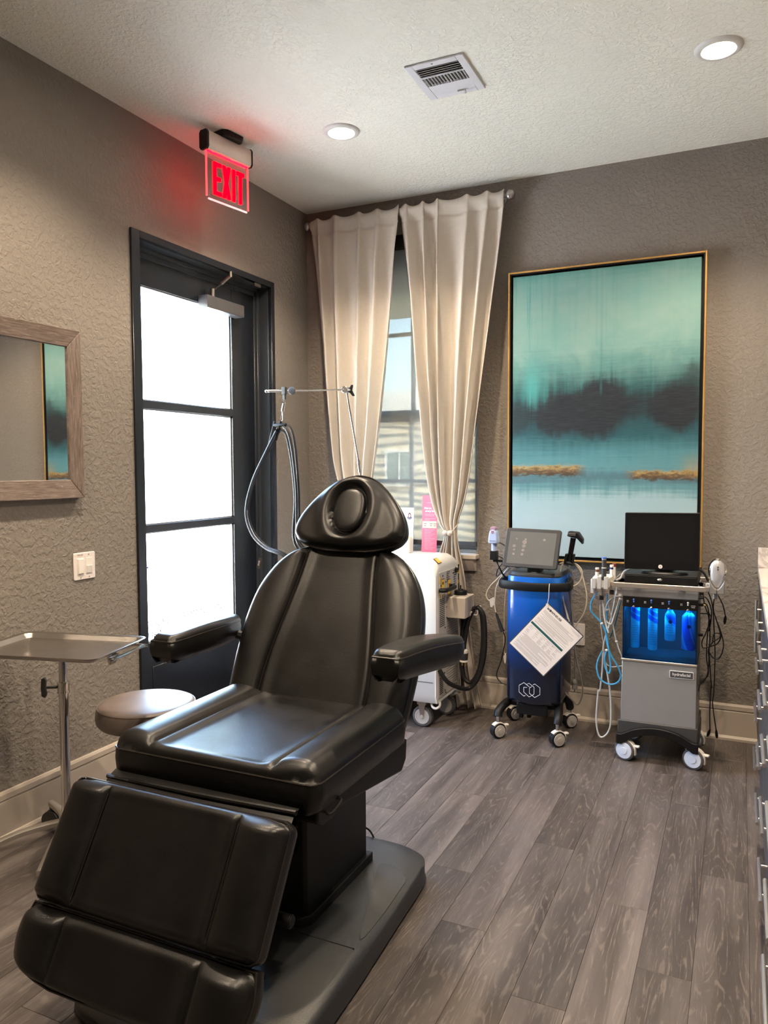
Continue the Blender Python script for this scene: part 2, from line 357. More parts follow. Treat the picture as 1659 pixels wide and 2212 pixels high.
def struct(name,bm,m,**k):
    o=obj(name,bm,m,**k); o['kind']='structure'
    ROOTINV[o]=Matrix.Translation([-c for c in o.location]); return o
B=bmesh.new
def box(bm,x0,x1,y0,y1,z0,z1,M=None):
    v=[bm.verts.new(p) for p in ((x0,y0,z0),(x1,y0,z0),(x1,y1,z0),(x0,y1,z0),(x0,y0,z1),(x1,y0,z1),(x1,y1,z1),(x0,y1,z1))]
    for f in ((0,3,2,1),(4,5,6,7),(0,1,5,4),(1,2,6,5),(2,3,7,6),(3,0,4,7)): bm.faces.new([v[i] for i in f])
    if M is not None:
        for q in v: q.co=M@q.co
    return bm
def frame3(d):
    d=Vector(d).normalized(); a=Vector((0,0,1)) if abs(d.z)<.9 else Vector((1,0,0))
    x=d.cross(a).normalized(); return x,x.cross(d).normalized(),d
def ring(bm,c,x,y,r,n,r2=None):
    r2=r if r2 is None else r2
    return [bm.verts.new(Vector(c)+x*(r*math.cos(2*PI*i/n))+y*(r2*math.sin(2*PI*i/n))) for i in range(n)]
def bridge(bm,a,b):
    n=len(a)
    for i in range(n): bm.faces.new((a[i],a[(i+1)%n],b[(i+1)%n],b[i]))
def cyl(bm,p0,p1,r,n=16,r1=None):
    p0,p1=Vector(p0),Vector(p1); x,y,d=frame3(p1-p0)
    a=ring(bm,p0,x,y,r,n); b=ring(bm,p1,x,y,r if r1 is None else r1,n)
    bridge(bm,a,b); bm.faces.new(a[::-1]); bm.faces.new(b); return bm
def lathe(bm,prof,c=(0,0,0),axis=(0,0,1),n=24,cap=True):
    x,y,d=frame3(axis); c=Vector(c); rs=[]
    for r,h in prof: rs.append(ring(bm,c+d*h,x,y,max(r,1e-4),n))
    for a,b in zip(rs,rs[1:]): bridge(bm,a,b)
    if cap: bm.faces.new(rs[0][::-1]); bm.faces.new(rs[-1])
    return bm
def catmull(pts,k=5,closed=False):
    P=[Vector(p) for p in pts]
    if len(P)<3: return P
    n=len(P); out=[]
    rng=range(n if closed else n-1)
    for i in rng:
        if closed: a,b,c,d=P[(i-1)%n],P[i],P[(i+1)%n],P[(i+2)%n]
        else: a,b,c,d=P[max(i-1,0)],P[i],P[i+1],P[min(i+2,n-1)]
        for j in range(k):
            t=j/k
            out.append(.5*((2*b)+(c-a)*t+(2*a-5*b+4*c-d)*t*t+(3*b-a-3*c+d)*t**3))
    if not closed: out.append(P[-1])
    return out
def tube(bm,pts,r,n=8,k=5,closed=False,r2=None,sm=True):
    P=catmull(pts,k,closed) if sm else [Vector(p) for p in pts]
    m=len(P); rs=[]; x=None
    for i in range(m):
        if closed: d=P[(i+1)%m]-P[i-1]
        else: d=P[min(i+1,m-1)]-P[max(i-1,0)]
        if d.length<1e-9: d=Vector((0,0,1))
        d.normalize()
        if x is None: x,y,_=frame3(d)
        else:
            x=(x-d*x.dot(d)); 
            if x.length<1e-6: x,_,_=frame3(d)
            x.normalize(); y=d.cross(x)
        rr=r if r2 is None else r+(r2-r)*i/(m-1)
        rs.append(ring(bm,P[i],x,y,rr,n))
    for a,b in zip(rs,rs[1:]): bridge(bm,a,b)
    if closed: bridge(bm,rs[-1],rs[0])
    else: bm.faces.new(rs[0][::-1]); bm.faces.new(rs[-1])
    return bm
def prism(bm,poly,fn,d0,d1):
    """extrude the 2-D polygon between depths d0,d1; fn(u,v,d) gives the point"""
    a=[bm.verts.new(fn(u,v,d0)) for u,v in poly]; b=[bm.verts.new(fn(u,v,d1)) for u,v in poly]
    bridge(bm,a,b); bm.faces.new(a[::-1]); bm.faces.new(b); return bm
XZ=lambda u,v,d: Vector((u,d,v))
YZ=lambda u,v,d: Vector((d,u,v))
XY=lambda u,v,d: Vector((u,v,d))
def rrect(x0,x1,y0,y1,r,n=5):
    out=[]
    for cx,cy,a in ((x1-r,y0+r,-90),(x1-r,y1-r,0),(x0+r,y1-r,90),(x0+r,y0+r,180)):
        for i in range(n+1):
            t=math.radians(a+90*i/n); out.append((cx+r*math.cos(t),cy+r*math.sin(t)))
    return out
def sphere(bm,c,r,n=14,sc=(1,1,1)):
    q=bmesh.ops.create_uvsphere(bm,u_segments=n,v_segments=max(6,n//2),radius=r)
    for v in q['verts']: v.co=Vector((v.co.x*sc[0],v.co.y*sc[1],v.co.z*sc[2]))+Vector(c)
    return bm
def interp(tab,v):
    """smooth (monotone-ish catmull) interpolation of a table"""
    n=len(tab)
    if v<=tab[0][0]: return tab[0][1]
    if v>=tab[-1][0]: return tab[-1][1]
    for i in range(n-1):
        if v<=tab[i+1][0]:
            x0,y0=tab[i]; x1,y1=tab[i+1]; t=(v-x0)/(x1-x0); h=x1-x0
            s=(y1-y0)/h
            m0=s if i==0 else .5*(s+(y0-tab[i-1][1])/(x0-tab[i-1][0]))
            m1=s if i==n-2 else .5*(s+(tab[i+2][1]-y1)/(tab[i+2][0]-x1))
            return (2*t**3-3*t*t+1)*y0+(t**3-2*t*t+t)*h*m0+(-2*t**3+3*t*t)*y1+(t**3-t*t)*h*m1
def smooth01(t): t=max(0,min(1,t)); return t*t*(3-2*t)
def cushion(bm,w,L,T,r,M,bump=None,nu=44,nv=44,rb=.014,warp=None,bulge=.004,seam=None):
    """upholstered pad: outline half-width w(v), thickness T, rounded upper edge r. Returns the seam loop (world points)."""
    us=[math.sin(PI/2*(2*i/nu-1)) for i in range(nu+1)]
    vs=[L*(.5-.5*math.cos(PI*j/nv)) for j in range(nv+1)]
    if seam:                                   # grid lines gather along the two seams and the edges
        h=nu//4; k_=[.6*math.sin(PI/2*i/h) for i in range(h)]+[.6+.4*(.5-.5*math.cos(PI*i/h)) for i in range(h+1)]
        us=[-q for q in k_[:0:-1]]+k_; nu=len(us)-1
    f=(lambda x,v,z: M@Vector(warp(x,v,z))) if warp else (lambda x,v,z: M@Vector((x,v,z)))
    G=[]; zt={}
    for j,v in enumerate(vs):
        row=[]; ww=w(v); sl=(w(min(L,v+.004))-w(max(0,v-.004)))/.008
        cosn=1/math.sqrt(1+sl*sl)
        for i,u in enumerate(us):
            x=u*ww
            if seam:
                sv=min(seam(v),ww*.62); a_=abs(u); x=math.copysign(sv*a_/.6 if a_<=.6 else sv+(ww-sv)*(a_-.6)/.4,u)
            dx=(ww-abs(x))*cosn; dy=min(v,L-v)
            if dx<r and dy<r: d=max(0,r-math.hypot(r-dx,r-dy))
            else: d=min(dx,dy)
            t=(r-d)/r if d<r else 0
            z=T-r*(1-math.sqrt(max(0,1-t*t)))
            if bump: z+=bump(x,v,ww)*smooth01(d/(r*1.2))
            row.append(bm.verts.new(f(x,v,z))); zt[(i,j)]=(x,v,z)
        G.append(row)
    for j in range(nv):
        for i in range(nu): bm.faces.new((G[j][i],G[j][i+1],G[j+1][i+1],G[j+1][i]))
    idx=[(i,0) for i in range(nu)]+[(nu,j) for j in range(nv)]+[(i,nv) for i in range(nu,0,-1)]+[(0,j) for j in range(nv,0,-1)]
    loop=[G[j][i] for i,j in idx]; cen=(0,L/2)
    prev=loop
    top=T-r
    for zz,off in ((top*.55+rb*.45,bulge),(rb,.0),(0,-rb)):
        cur=[]
        for i,j in idx:
            x,v,_=zt[(i,j)]
            dx=math.copysign(1,x)*off if abs(abs(x)-w(v))<1e-6 and abs(x)>1e-6 else 0
            dv=-off if j==0 else (off if j==nv else 0)
            cur.append(bm.verts.new(f(x+dx*(1 if abs(x)>abs(off) else 0),v+dv,zz)))
        bridge(bm,prev,cur); prev=cur
    c=bm.verts.new(f(0,L/2,0)); n=len(prev)
    for k in range(n): bm.faces.new((prev[k],prev[(k+1)%n],c))
    return [Vector(q.co) for q in loop]
def axes(o,x,y,z):
    m=Matrix.Identity(4)
    for i in range(3): m[i][0]=x[i]; m[i][1]=y[i]; m[i][2]=z[i]; m[i][3]=o[i]
    return m
def text(name,s,size,M,m,parent,ext=.0006,align='CENTER',bold=0,sx=1):
    c=bpy.data.curves.new('t','FONT'); c.body=s; c.size=size; c.extrude=ext; c.align_x=align; c.align_y='CENTER'; c.offset=bold; c.resolution_u=3
    o=bpy.data.objects.new('t',c); COL.objects.link(o); bpy.context.view_layer.update()
    me=bpy.data.meshes.new_from_object(o.evaluated_get(bpy.context.evaluated_depsgraph_get()))
    bpy.data.objects.remove(o); bpy.data.curves.remove(c)
    bm=B(); bm.from_mesh(me); bpy.data.meshes.remove(me)
    bm.transform(M@Matrix.Diagonal((sx,1,1,1))); return obj(name,bm,m,parent)
def vary(o): return o
# frames facing out of the two walls: local x to the right as seen from the room, y up, z into the room
def backM(x,y,z): return axes((x,y,z),(1,0,0),(0,0,1),(0,-1,0))
def leftM(x,y,z): return axes((x,y,z),(0,1,0),(0,0,1),(1,0,0))
# ------------------------------------------------------------------ the room
RX,RY,RH=3.28,-6.2,3.05
# floor: slab with individually laid vinyl planks
bm=B(); box(bm,-.05,RX+.1,RY-.1,.12,-.14,-.0035); floor=struct('floor',bm,mat('joint_brown',(.05,.042,.038),.7))
PW,PL,X0=.1466,1.187,1.43
ENDS={0:-1.2,1:-.636,2:-.942,3:-1.508,4:-1.187,5:-.621,6:-.925,7:-1.497}
def plank(x0,x1,y0,y1):
    bm=B(); g=.0003; b=.0009
    a=[bm.verts.new(p) for p in ((x0+g,y0+g,-.005),(x1-g,y0+g,-.005),(x1-g,y1-g,-.005),(x0+g,y1-g,-.005))]
    c=[bm.verts.new((v.co.x,v.co.y,-.001)) for v in a]
    d=[bm.verts.new(p) for p in ((x0+g+b,y0+g+b,0),(x1-g-b,y0+g+b,0),(x1-g-b,y1-g-b,0),(x0+g+b,y1-g-b,0))]
    bridge(bm,a,c); bridge(bm,c,d); bm.faces.new(d); bm.faces.new(a[::-1])
    obj('plank',bm,M_plank,floor,origin=((x0+x1)/2,(y0+y1)/2,0))
i=-10
while X0+PW*i<RX:
    x0=max(0,X0+PW*i); x1=min(RX,X0+PW*(i+1))
    if x1-x0>.01:
        e=ENDS.get(i,-((i*.377)%1.0)*PL)
        while e<0: e+=PL
        y1=0.0; y=e-PL
        while y1>RY:
            if y1-max(RY,y)>.004: plank(x0,x1,max(RY,y),min(y1,0))
            y1=y; y-=PL
    i+=1
bm=B(); box(bm,-.3,RX+.3,RY-.3,.25,RH,RH+.25); struct('ceiling',bm,M_ceil)
DY0,DY1,DZ=-1.586,-.404,2.53      # door casing, outer
WX0,WX1,WZ0,WZ1=.235,1.145,.914,2.84
bm=B()
box(bm,-.2,0,RY-.2,DY0+.02,-.14,RH); box(bm,-.2,0,DY1-.02,.2,-.14,RH); box(bm,-.2,0,DY0+.02,DY1-.02,DZ-.02,RH)
box(bm,-.2,0,DY0+.02,DY1-.02,-.14,-.006)
struct('wall_left',bm,M_wall)
bm=B()
box(bm,0,WX0,0,.2,-.14,RH); box(bm,WX1,RX+.2,0,.2,-.14,RH); box(bm,WX0,WX1,0,.2,WZ1,RH); box(bm,WX0,WX1,0,.2,-.14,WZ0-.025)
struct('wall_back',bm,M_wall)
bm=B(); box(bm,RX,RX+.2,RY-.2,0,-.14,RH); struct('wall_right',bm,M_wall)
bm=B(); box(bm,0,RX,RY-.2,RY,-.14,RH); struct('wall_front',bm,M_wall)
# baseboards with cap bead, panel and shoe
BBP=[(0,0),(.022,0),(.022,.012),(.015,.022),(.012,.024),(.012,.150),(.009,.153),(.009,.157),(.014,.160),(.014,.180),(.009,.190),(0,.190)]
bm=B(); prism(bm,[(-d,z) for d,z in BBP],YZ,0.013,2.66); struct('baseboard_back',bm,M_trim)
bm=B(); prism(bm,[(d,z) for d,z in BBP],XZ,RY,DY0-.002); prism(bm,[(d,z) for d,z in BBP],XZ,DY1+.002,0); struct('baseboard_left',bm,M_trim)
# ------------------------------------------------------------------ door_1: casing, deep jamb, glazed leaf, closer
bm=B()
for d0,d1,a,b,c,e in ((-.012,.012,DY0,DY0+.055,0,DZ),(-.012,.012,DY1-.035,DY1,0,DZ),(-.012,.012,DY0+.055,DY1-.035,DZ-.035,DZ)): box(bm,d0,d1,a,b,c,e)
door=struct('door_1',bm,M_bronze,bevel=.002,seg=1)
JY0,JY1,JZ=DY0+.05,DY1-.035,DZ-.037
bm=B()  # jamb lining, with stop
box(bm,-.2,-.013,JY1,JY1+.02,0,JZ+.02); box(bm,-.2,-.013,JY0-.02,JY0,0,JZ+.02); box(bm,-.2,-.013,JY0-.02,JY1+.02,JZ,JZ+.02)
box(bm,-.2,-.075,JY1-.022,JY1,0,JZ); box(bm,-.2,-.075,JY0,JY0+.022,0,JZ); box(bm,-.2,-.075,JY0,JY1,JZ-.02,JZ)
box(bm,-.2,-.090,JY1-.035,JY1-.022,0,JZ); box(bm,-.2,-.090,JY0,JY1,JZ-.045,JZ-.02)
obj('jamb',bm,M_jamb,door,bevel=.0015,seg=1)
LY0,LY1,LZ1=JY0+.024,JY1-.037,JZ-.047
GY0,GY1,GZ0,GZ1=-1.452,-.69,.562,2.318
bm=B()
box(bm,-.155,-.095,LY0,GY0,.012,LZ1); box(bm,-.155,-.095,GY1,LY1,.012,LZ1); box(bm,-.155,-.095,GY0,GY1,GZ1,LZ1); box(bm,-.155,-.095,GY0,GY1,.012,GZ0)
leaf=obj('door_leaf',bm,M_bronze,door,bevel=.002,seg=1)
bm=B(); box(bm,-.0952,-.0915,GY0+.06,LY1-.14,.17,.44); obj('kick_panel',bm,M_bronze,leaf,bevel=.0015,seg=1)
for z0,z1 in ((1.112,1.150),(1.724,1.764)):
    bm=B(); box(bm,-.145,-.092,GY0,GY1,z0,z1); obj('glazing_bar',bm,M_bronze,leaf,bevel=.003,seg=2)
for z0,z1 in ((GZ0,1.112),(1.150,1.724),(1.764,GZ1)):
    bm=B(); box(bm,-.128,-.122,GY0,GY1,z0,z1); obj('pane',bm,M_glass,leaf)
    bm=B()
    for a,b,c,d in ((GY0,GY0+.008,z0,z1),(GY1-.008,GY1,z0,z1),(GY0,GY1,z0,z0+.006),(GY0,GY1,z1-.006,z1)): box(bm,-.121,-.108,a,b,c,d)
    obj('glazing_bead',bm,M_silver,leaf)
text('lettering','DOORS TO REMAIN OPEN',.052,leftM(-.1205,-1.10,.645),M_vinyl,leaf,align='CENTER')
text('lettering','DURING BUSINESS HOURS',.052,leftM(-.1205,-1.12,.588),M_vinyl,leaf,align='CENTER')
bm=B(); box(bm,-.121,-.1195,GY0+.009,GY0+.075,.932,.940); obj('tape_strip',bm,M_tape,leaf)
bm=B(); box(bm,-.094,-.03,-.985,-.655,2.285,2.352); clo=obj('closer_box',bm,M_closer,leaf,bevel=.003)
bm=B(); cyl(bm,(-.062,-.90,2.352),(-.062,-.90,2.40),.013,12)
tube(bm,[(-.062,-.90,2.392),(-.03,-.865,2.43),(.006,-.83,2.478)],.009,6,1,sm=False); cyl(bm,(.006,-.83,2.47),(.006,-.83,2.50),.011,10)
tube(bm,[(.006,-.83,2.487),(-.01,-.56,2.487)],.008,6,sm=False); box(bm,-.025,.0,-.59,-.53,2.475,2.494)
obj('closer_arm',bm,M_steel,clo,smooth=True)
# ------------------------------------------------------------------ window_1
bm=B()
F=.020
box(bm,WX0,WX0+F,.05,.16,WZ0,WZ1); box(bm,WX1-F,WX1,.05,.16,WZ0,WZ1); box(bm,WX0+F,WX1-F,.05,.16,WZ1-F,WZ1); box(bm,WX0+F,WX1-F,.05,.16,WZ0,WZ0+F)
win=struct('window_1',bm,M_vinylw,bevel=.002,seg=1)
def sash(z0,z1,y):
    bm=B(); a,b=WX0+F,WX1-F; s=.038; q=.020
    box(bm,a,a+q,y,y+.03,z0,z1); box(bm,b-q,b,y,y+.03,z0,z1); box(bm,a+q,b-q,y,y+.03,z1-s,z1); box(bm,a+q,b-q,y,y+.03,z0,z0+s)
    o=obj('sash',bm,M_vinylw,win,bevel=.002,seg=1)
    return o,(a+q,b-q,z0+s,z1-s,y)
MX=.686
for (z0,z1,y,mz) in ((1.715,WZ1-F,.11,2.26),(WZ0+F,1.785,.075,1.345)):
    so_,(a,b,c,d,yy)=sash(z0,z1,y)
    bm=B(); box(bm,MX-.011,MX+.011,yy+.004,yy+.026,c,d); obj('muntin',bm,M_trim,so_)
    for p,q in ((a,MX-.011),(MX+.011,b)):
        bm=B(); box(bm,p,q,yy+.004,yy+.026,mz-.011,mz+.011); obj('muntin',bm,M_trim,so_)
        for r,s in ((c,mz-.011),(mz+.011,d)):
            bm=B(); box(bm,p,q,yy+.012,yy+.017,r,s); obj('pane',bm,M_glass,so_)
bm=B(); box(bm,WX0-.075,WX1+.012,-.065,.06,WZ0-.025,WZ0)
prism(bm,[(-.02,WZ0-.025),(-.055,WZ0-.025),(-.045,WZ0-.06),(-.022,WZ0-.10),(0,WZ0-.10),(0,WZ0-.025)],YZ,WX0-.06,WX1-.004)
obj('sill',bm,M_trim,win,bevel=.003,seg=2)
# roller screen hanging inside the reveal
rs=thing('roller_shade','see-through woven roller shade pulled down behind the curtains','shade',(.69,.028,WZ1-.01))
bm=B(); box(bm,WX0+.004,WX1-.004,.004,.048,WZ1-.085,WZ1-.002); obj('cassette',bm,M_black,rs,bevel=.004)
bm=B(); box(bm,WX0+.01,WX1-.01,.0255,.0262,.985,WZ1-.085); obj('screen',bm,M_shade,rs)
bm=B(); box(bm,WX0+.01,WX1-.01,.018,.034,.955,.985); obj('hem_bar',bm,M_closer,rs,bevel=.004)
# ------------------------------------------------------------------ outside
bm=B(); box(bm,-60,60,-60,60,-.4,-.15)
g=struct('ground',bm,mat('pale_concrete',(.52,.50,.47),.85,var=.08,bump=.2,bs=30))
nb=thing('building','pale stucco neighbour building seen through the window shade','building',(-1.5,6,-.15))
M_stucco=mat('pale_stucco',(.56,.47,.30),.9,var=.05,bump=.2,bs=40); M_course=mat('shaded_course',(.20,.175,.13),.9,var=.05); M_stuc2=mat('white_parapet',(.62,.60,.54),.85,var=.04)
bm=B(); box(bm,-4,1.6,6.0,9,-.15,2.14); obj('wall',bm,M_stucco,nb)
bm=B(); box(bm,-4.05,1.65,5.93,9.05,2.14,2.54); obj('parapet',bm,M_stuc2,nb,bevel=.01)
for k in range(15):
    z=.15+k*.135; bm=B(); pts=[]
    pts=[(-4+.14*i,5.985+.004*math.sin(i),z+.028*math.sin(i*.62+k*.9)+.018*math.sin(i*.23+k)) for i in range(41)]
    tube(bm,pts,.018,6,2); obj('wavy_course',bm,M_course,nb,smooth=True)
bm=B(); box(bm,-2.22,-1.75,5.95,6.02,1.16,1.70); wf=obj('window_frame',bm,M_stuc2,nb)
bm=B(); box(bm,-2.18,-2.0,5.94,5.96,1.2,1.66); box(bm,-1.97,-1.79,5.94,5.96,1.2,1.66); obj('pane',bm,mat('greenish_pane',(.10,.16,.14),.1),wf)
bm=B(); box(bm,-.4,4.2,.22,.93,2.53,3.12); pr=obj('porch_roof',bm,mat('olive_soffit',(.34,.33,.18),.8))
tag(pr,'olive soffit of the porch roof outside, above the window','roof')
# ------------------------------------------------------------------ ceiling fittings
def downlight(x,y,label):
    t=thing('recessed_light',label,'ceiling light',(x,y,RH),0,'recessed ceiling lights')
    bm=B(); lathe(bm,[(.060,-.004),(.064,-.011),(.074,-.013),(.087,-.006),(.0905,0),(.060,0)],(x,y,RH),n=40,cap=False)
    obj('trim_ring',bm,M_white,t,smooth=True)
    bm=B(); lathe(bm,[(.0005,-.0075),(.060,-.0065)],(x,y,RH),n=32,cap=False); obj('lens',bm,M_led,t)
    l=bpy.data.lights.new('downlight_beam','SPOT'); l.energy=SPOT; l.color=(1,.80,.58); l.spot_size=math.radians(128); l.spot_blend=.55; l.shadow_soft_size=.045
    q=bpy.data.objects.new('lamp',l); COL.objects.link(q); q.parent=t; q.location=(0,0,-.02)
downlight(.772,-.97,'round lit recessed ceiling light above the curtains and exit sign')
downlight(2.442,-.985,'round lit recessed ceiling light right of the vent, nearest the painting')
for x,y,l in ((.77,-2.28,'above the left wall mirror, outside the view'),(2.44,-2.28,'above the counter, outside the view'),(.77,-3.6,'left of the viewpoint'),(2.44,-3.6,'nearly above the viewpoint')): downlight(x,y,'lit recessed ceiling light '+l)
v=thing('air_vent','white square ceiling air vent with slatted louvres','vent',(1.408,-1.238,RH))
vx0,vx1,vy0,vy1=1.283,1.533,-1.388,-1.088; zz=RH-.009
ix0,ix1,iy0,iy1=vx0+.033,vx1-.033,vy0+.036,vy1-.036
M_vent=mat('vent_white',(.66,.67,.72),.45,var=.02)
bm=B(); box(bm,ix0-.004,ix1+.004,iy0-.004,iy1+.004,RH-.0012,RH-.0002); obj('duct_back',bm,M_dgrey,v)
bm=B()
for a,b,c,d in ((vx0,ix0,vy0,vy1),(ix1,vx1,vy0,vy1),(ix0,ix1,vy0,iy0),(ix0,ix1,iy1,vy1)): box(bm,a,b,c,d,zz,RH)
obj('frame',bm,M_vent,v,bevel=.0025)
L3=(iy1-iy0)
def slatx(y,tilt):
    bm=B(); M=Matrix.Translation(((ix0+ix1)/2,y,RH-.007))@Matrix.Rotation(tilt,4,'X'); h=(ix1-ix0)/2
    box(bm,-h,h,-.0075,.0075,-.0006,.0006,M); obj('louvre',bm,M_vent,v)
for k in range(5):
    slatx(iy0+.008+k*.0155,.55); slatx(iy1-.008-k*.0155,-.25)
for k in range(13):
    x=ix0+.008+k*(ix1-ix0-.016)/12; bm=B(); box(bm,x-.0009,x+.0009,iy0+.079,iy1-.079,zz,RH-.0015); obj('louvre',bm,M_vent,v)
bm=B(); box(bm,ix0,ix1,iy0+.0755,iy0+.079,zz,RH-.001); box(bm,ix0,ix1,iy1-.079,iy1-.0755,zz,RH-.001); obj('divider',bm,M_vent,v)
bm=B(); box(bm,1.42,1.45,iy1-.004,iy1+.004,zz-.007,zz); cyl(bm,(1.452,iy1+.002,zz-.004),(1.452,iy1+.010,zz-.014),.005,8); obj('damper_lever',bm,M_white,v)
bm=B(); prism(bm,[(1.392,vy0+.012),(1.404,vy0+.012),(1.398,vy0+.020)],XY,zz-.0004,zz); obj('arrow_mark',bm,M_print,v)
# ------------------------------------------------------------------ exit sign (hangs from a canopy, turned slightly off the wall)
ex0,ex1=Vector((.222,-1.316,0)),Vector((.272,-1.028,0)); ed=(ex1-ex0).normalized(); EW=(ex1-ex0).length
en=ed.cross(Vector((0,0,1))).normalized()       # faces the room (+x)
EM=lambda a,h,d: Vector((ex0.x,ex0.y,0))+ed*a+en*d+Vector((0,0,h))
e=thing('exit_sign','clear hanging sign with red lit EXIT letters on the ceiling','sign',(.247,-1.172,RH))
bm=B(); q=[(-.05,RH),(.05,RH),(.035,RH-.03),(-.035,RH-.03)]
cv=[]
for a0,a1,h in ((.08,.225,RH),(.092,.213,RH-.028)):
    cv.append([bm.verts.new(EM(a,h,d)) for a,d in ((a0+.02,-.052),(a1-.02,-.052),(a1,-.03),(a1,.035),(a1-.02,.055),(a0+.02,.055),(a0,.035),(a0,-.03))])
bridge(bm,cv[0],cv[1]); bm.faces.new(cv[0][::-1]); bm.faces.new(cv[1]); obj('canopy',bm,M_black,e,bevel=.004)
HT,HB=RH-.026,RH-.112
sec=[(-.026,HB+.012),(-.018,HB),(.018,HB),(.026,HB+.012),(.026,HT-.012),(.018,HT),(-.018,HT),(-.026,HT-.012)]
bm=B(); prism(bm,sec,lambda u,w_,d:EM(d,w_,u),.006,EW-.006); obj('housing',bm,mat('sign_housing_white',(.66,.61,.55),.35),e,smooth=True)
for a0,a1 in ((-.006,.006),(EW-.006,EW+.003)):
    bm=B(); prism(bm,[(u*1.06,(w_-(HT+HB)/2)*1.05+(HT+HB)/2) for u,w_ in sec],lambda u,w_,d:EM(d,w_,u),a0,a1); obj('end_cap',bm,M_black,e)
PZ0,PZ1=2.715,HB; PT=.004
bm=B(); pl=rrect(.010,EW-.008,PZ0,PZ1+.02,.012,4)
prism(bm,pl,lambda u,w_,d:EM(u,w_,d),-PT*.8,PT*.8); obj('acrylic_panel',bm,M_acryl,e)
bm=B()
for a,b in (((.010,PZ1),(.010,PZ0+.010)),((EW-.008,PZ0+.010),(EW-.008,PZ1))):
    bm=B(); cyl(bm,EM(*a,0),EM(*b,0),.0048,6); obj('lit_edge',bm,M_exitedge,e)
bm=B(); cyl(bm,EM(.020,PZ0,0),EM(EW-.018,PZ0,0),.0045,6); obj('lit_edge',bm,mat('pink_lit_acrylic_edge',(.9,.5,.5),.3,emit=(1,.38,.40),es=.5),e)
bm=B(); box(bm,.012,EW-.012,-.006,.006,PZ1-.003,PZ1+.001,axes(EM(0,0,0),ed,en,(0,0,1))); obj('led_strip',bm,M_exitstrip,e)
def letters(bm):
    # block capitals with 3:1 strokes; units across a,height h
    H=.155; z0=PZ0+.028; st=.019
    def bar(pts):
        for d0,d1 in ((-PT-.0012,-PT),(PT,PT+.0012)): prism(bm,pts,lambda u,w_,d:EM(u,w_,d),d0,d1)
    a=.052
    for p in ([(a,z0),(a+st,z0),(a+st,z0+H),(a,z0+H)],[(a+st,z0),(a+.052,z0),(a+.052,z0+st),(a+st,z0+st)],[(a+st,z0+H-st),(a+.052,z0+H-st),(a+.052,z0+H),(a+st,z0+H)],[(a+st,z0+H*.44),(a+.048,z0+H*.44),(a+.048,z0+H*.44+st),(a+st,z0+H*.44+st)]): bar(p)
    a=.110; w_=.054
    bar([(a,z0),(a+st*1.1,z0),(a+w_,z0+H),(a+w_-st*1.1,z0+H)]); bar([(a+w_-st*1.1,z0),(a+w_,z0),(a+st*1.1,z0+H),(a,z0+H)])
    a=.176; bar([(a,z0),(a+st,z0),(a+st,z0+H),(a,z0+H)])
    a=.2035; bar([(a,z0+H-st),(a+.054,z0+H-st),(a+.054,z0+H),(a,z0+H)]); bar([(a+.0175,z0),(a+.0175+st,z0),(a+.0175+st,z0+H-st),(a+.0175,z0+H-st)])
bm=B(); letters(bm); obj('exit_lettering',bm,M_exit,e)
# ------------------------------------------------------------------ curtain rod and panels
RZ,RYY=2.94,-.085
r=thing('curtain_rod','brushed nickel curtain rod with ball finials above the window','curtain rod',(.70,0,RZ))
bm=B(); cyl(bm,(.085,RYY,RZ),(1.325,RYY,RZ),.011,14); obj('pole',bm,M_nickel,r,smooth=True)
for s,x in ((-1,.085),(1,1.325)):
    bm=B(); lathe(bm,[(.012,0),(.014,.004),(.009,.010),(.017,.016),(.026,.026),(.0275,.034),(.024,.044),(.0245,.047),(.017,.056),(.004,.062)] if s>0 else [(.012,0),(.014,.003),(.010,.007),(.019,.014),(.026,.024),(.026,.032),(.018,.044),(.004,.049)],(x,RYY,RZ),(s,0,0),18); obj('finial',bm,M_nickel,r,smooth=True)
for x in (.18,.675,1.30):
    bm=B(); cyl(bm,(x,0,RZ),(x,-.01,RZ),.02,12); cyl(bm,(x,-.01,RZ),(x,RYY,RZ),.007,8); obj('bracket',bm,M_nickel,r)
ZT,TZ=2.972,1.045
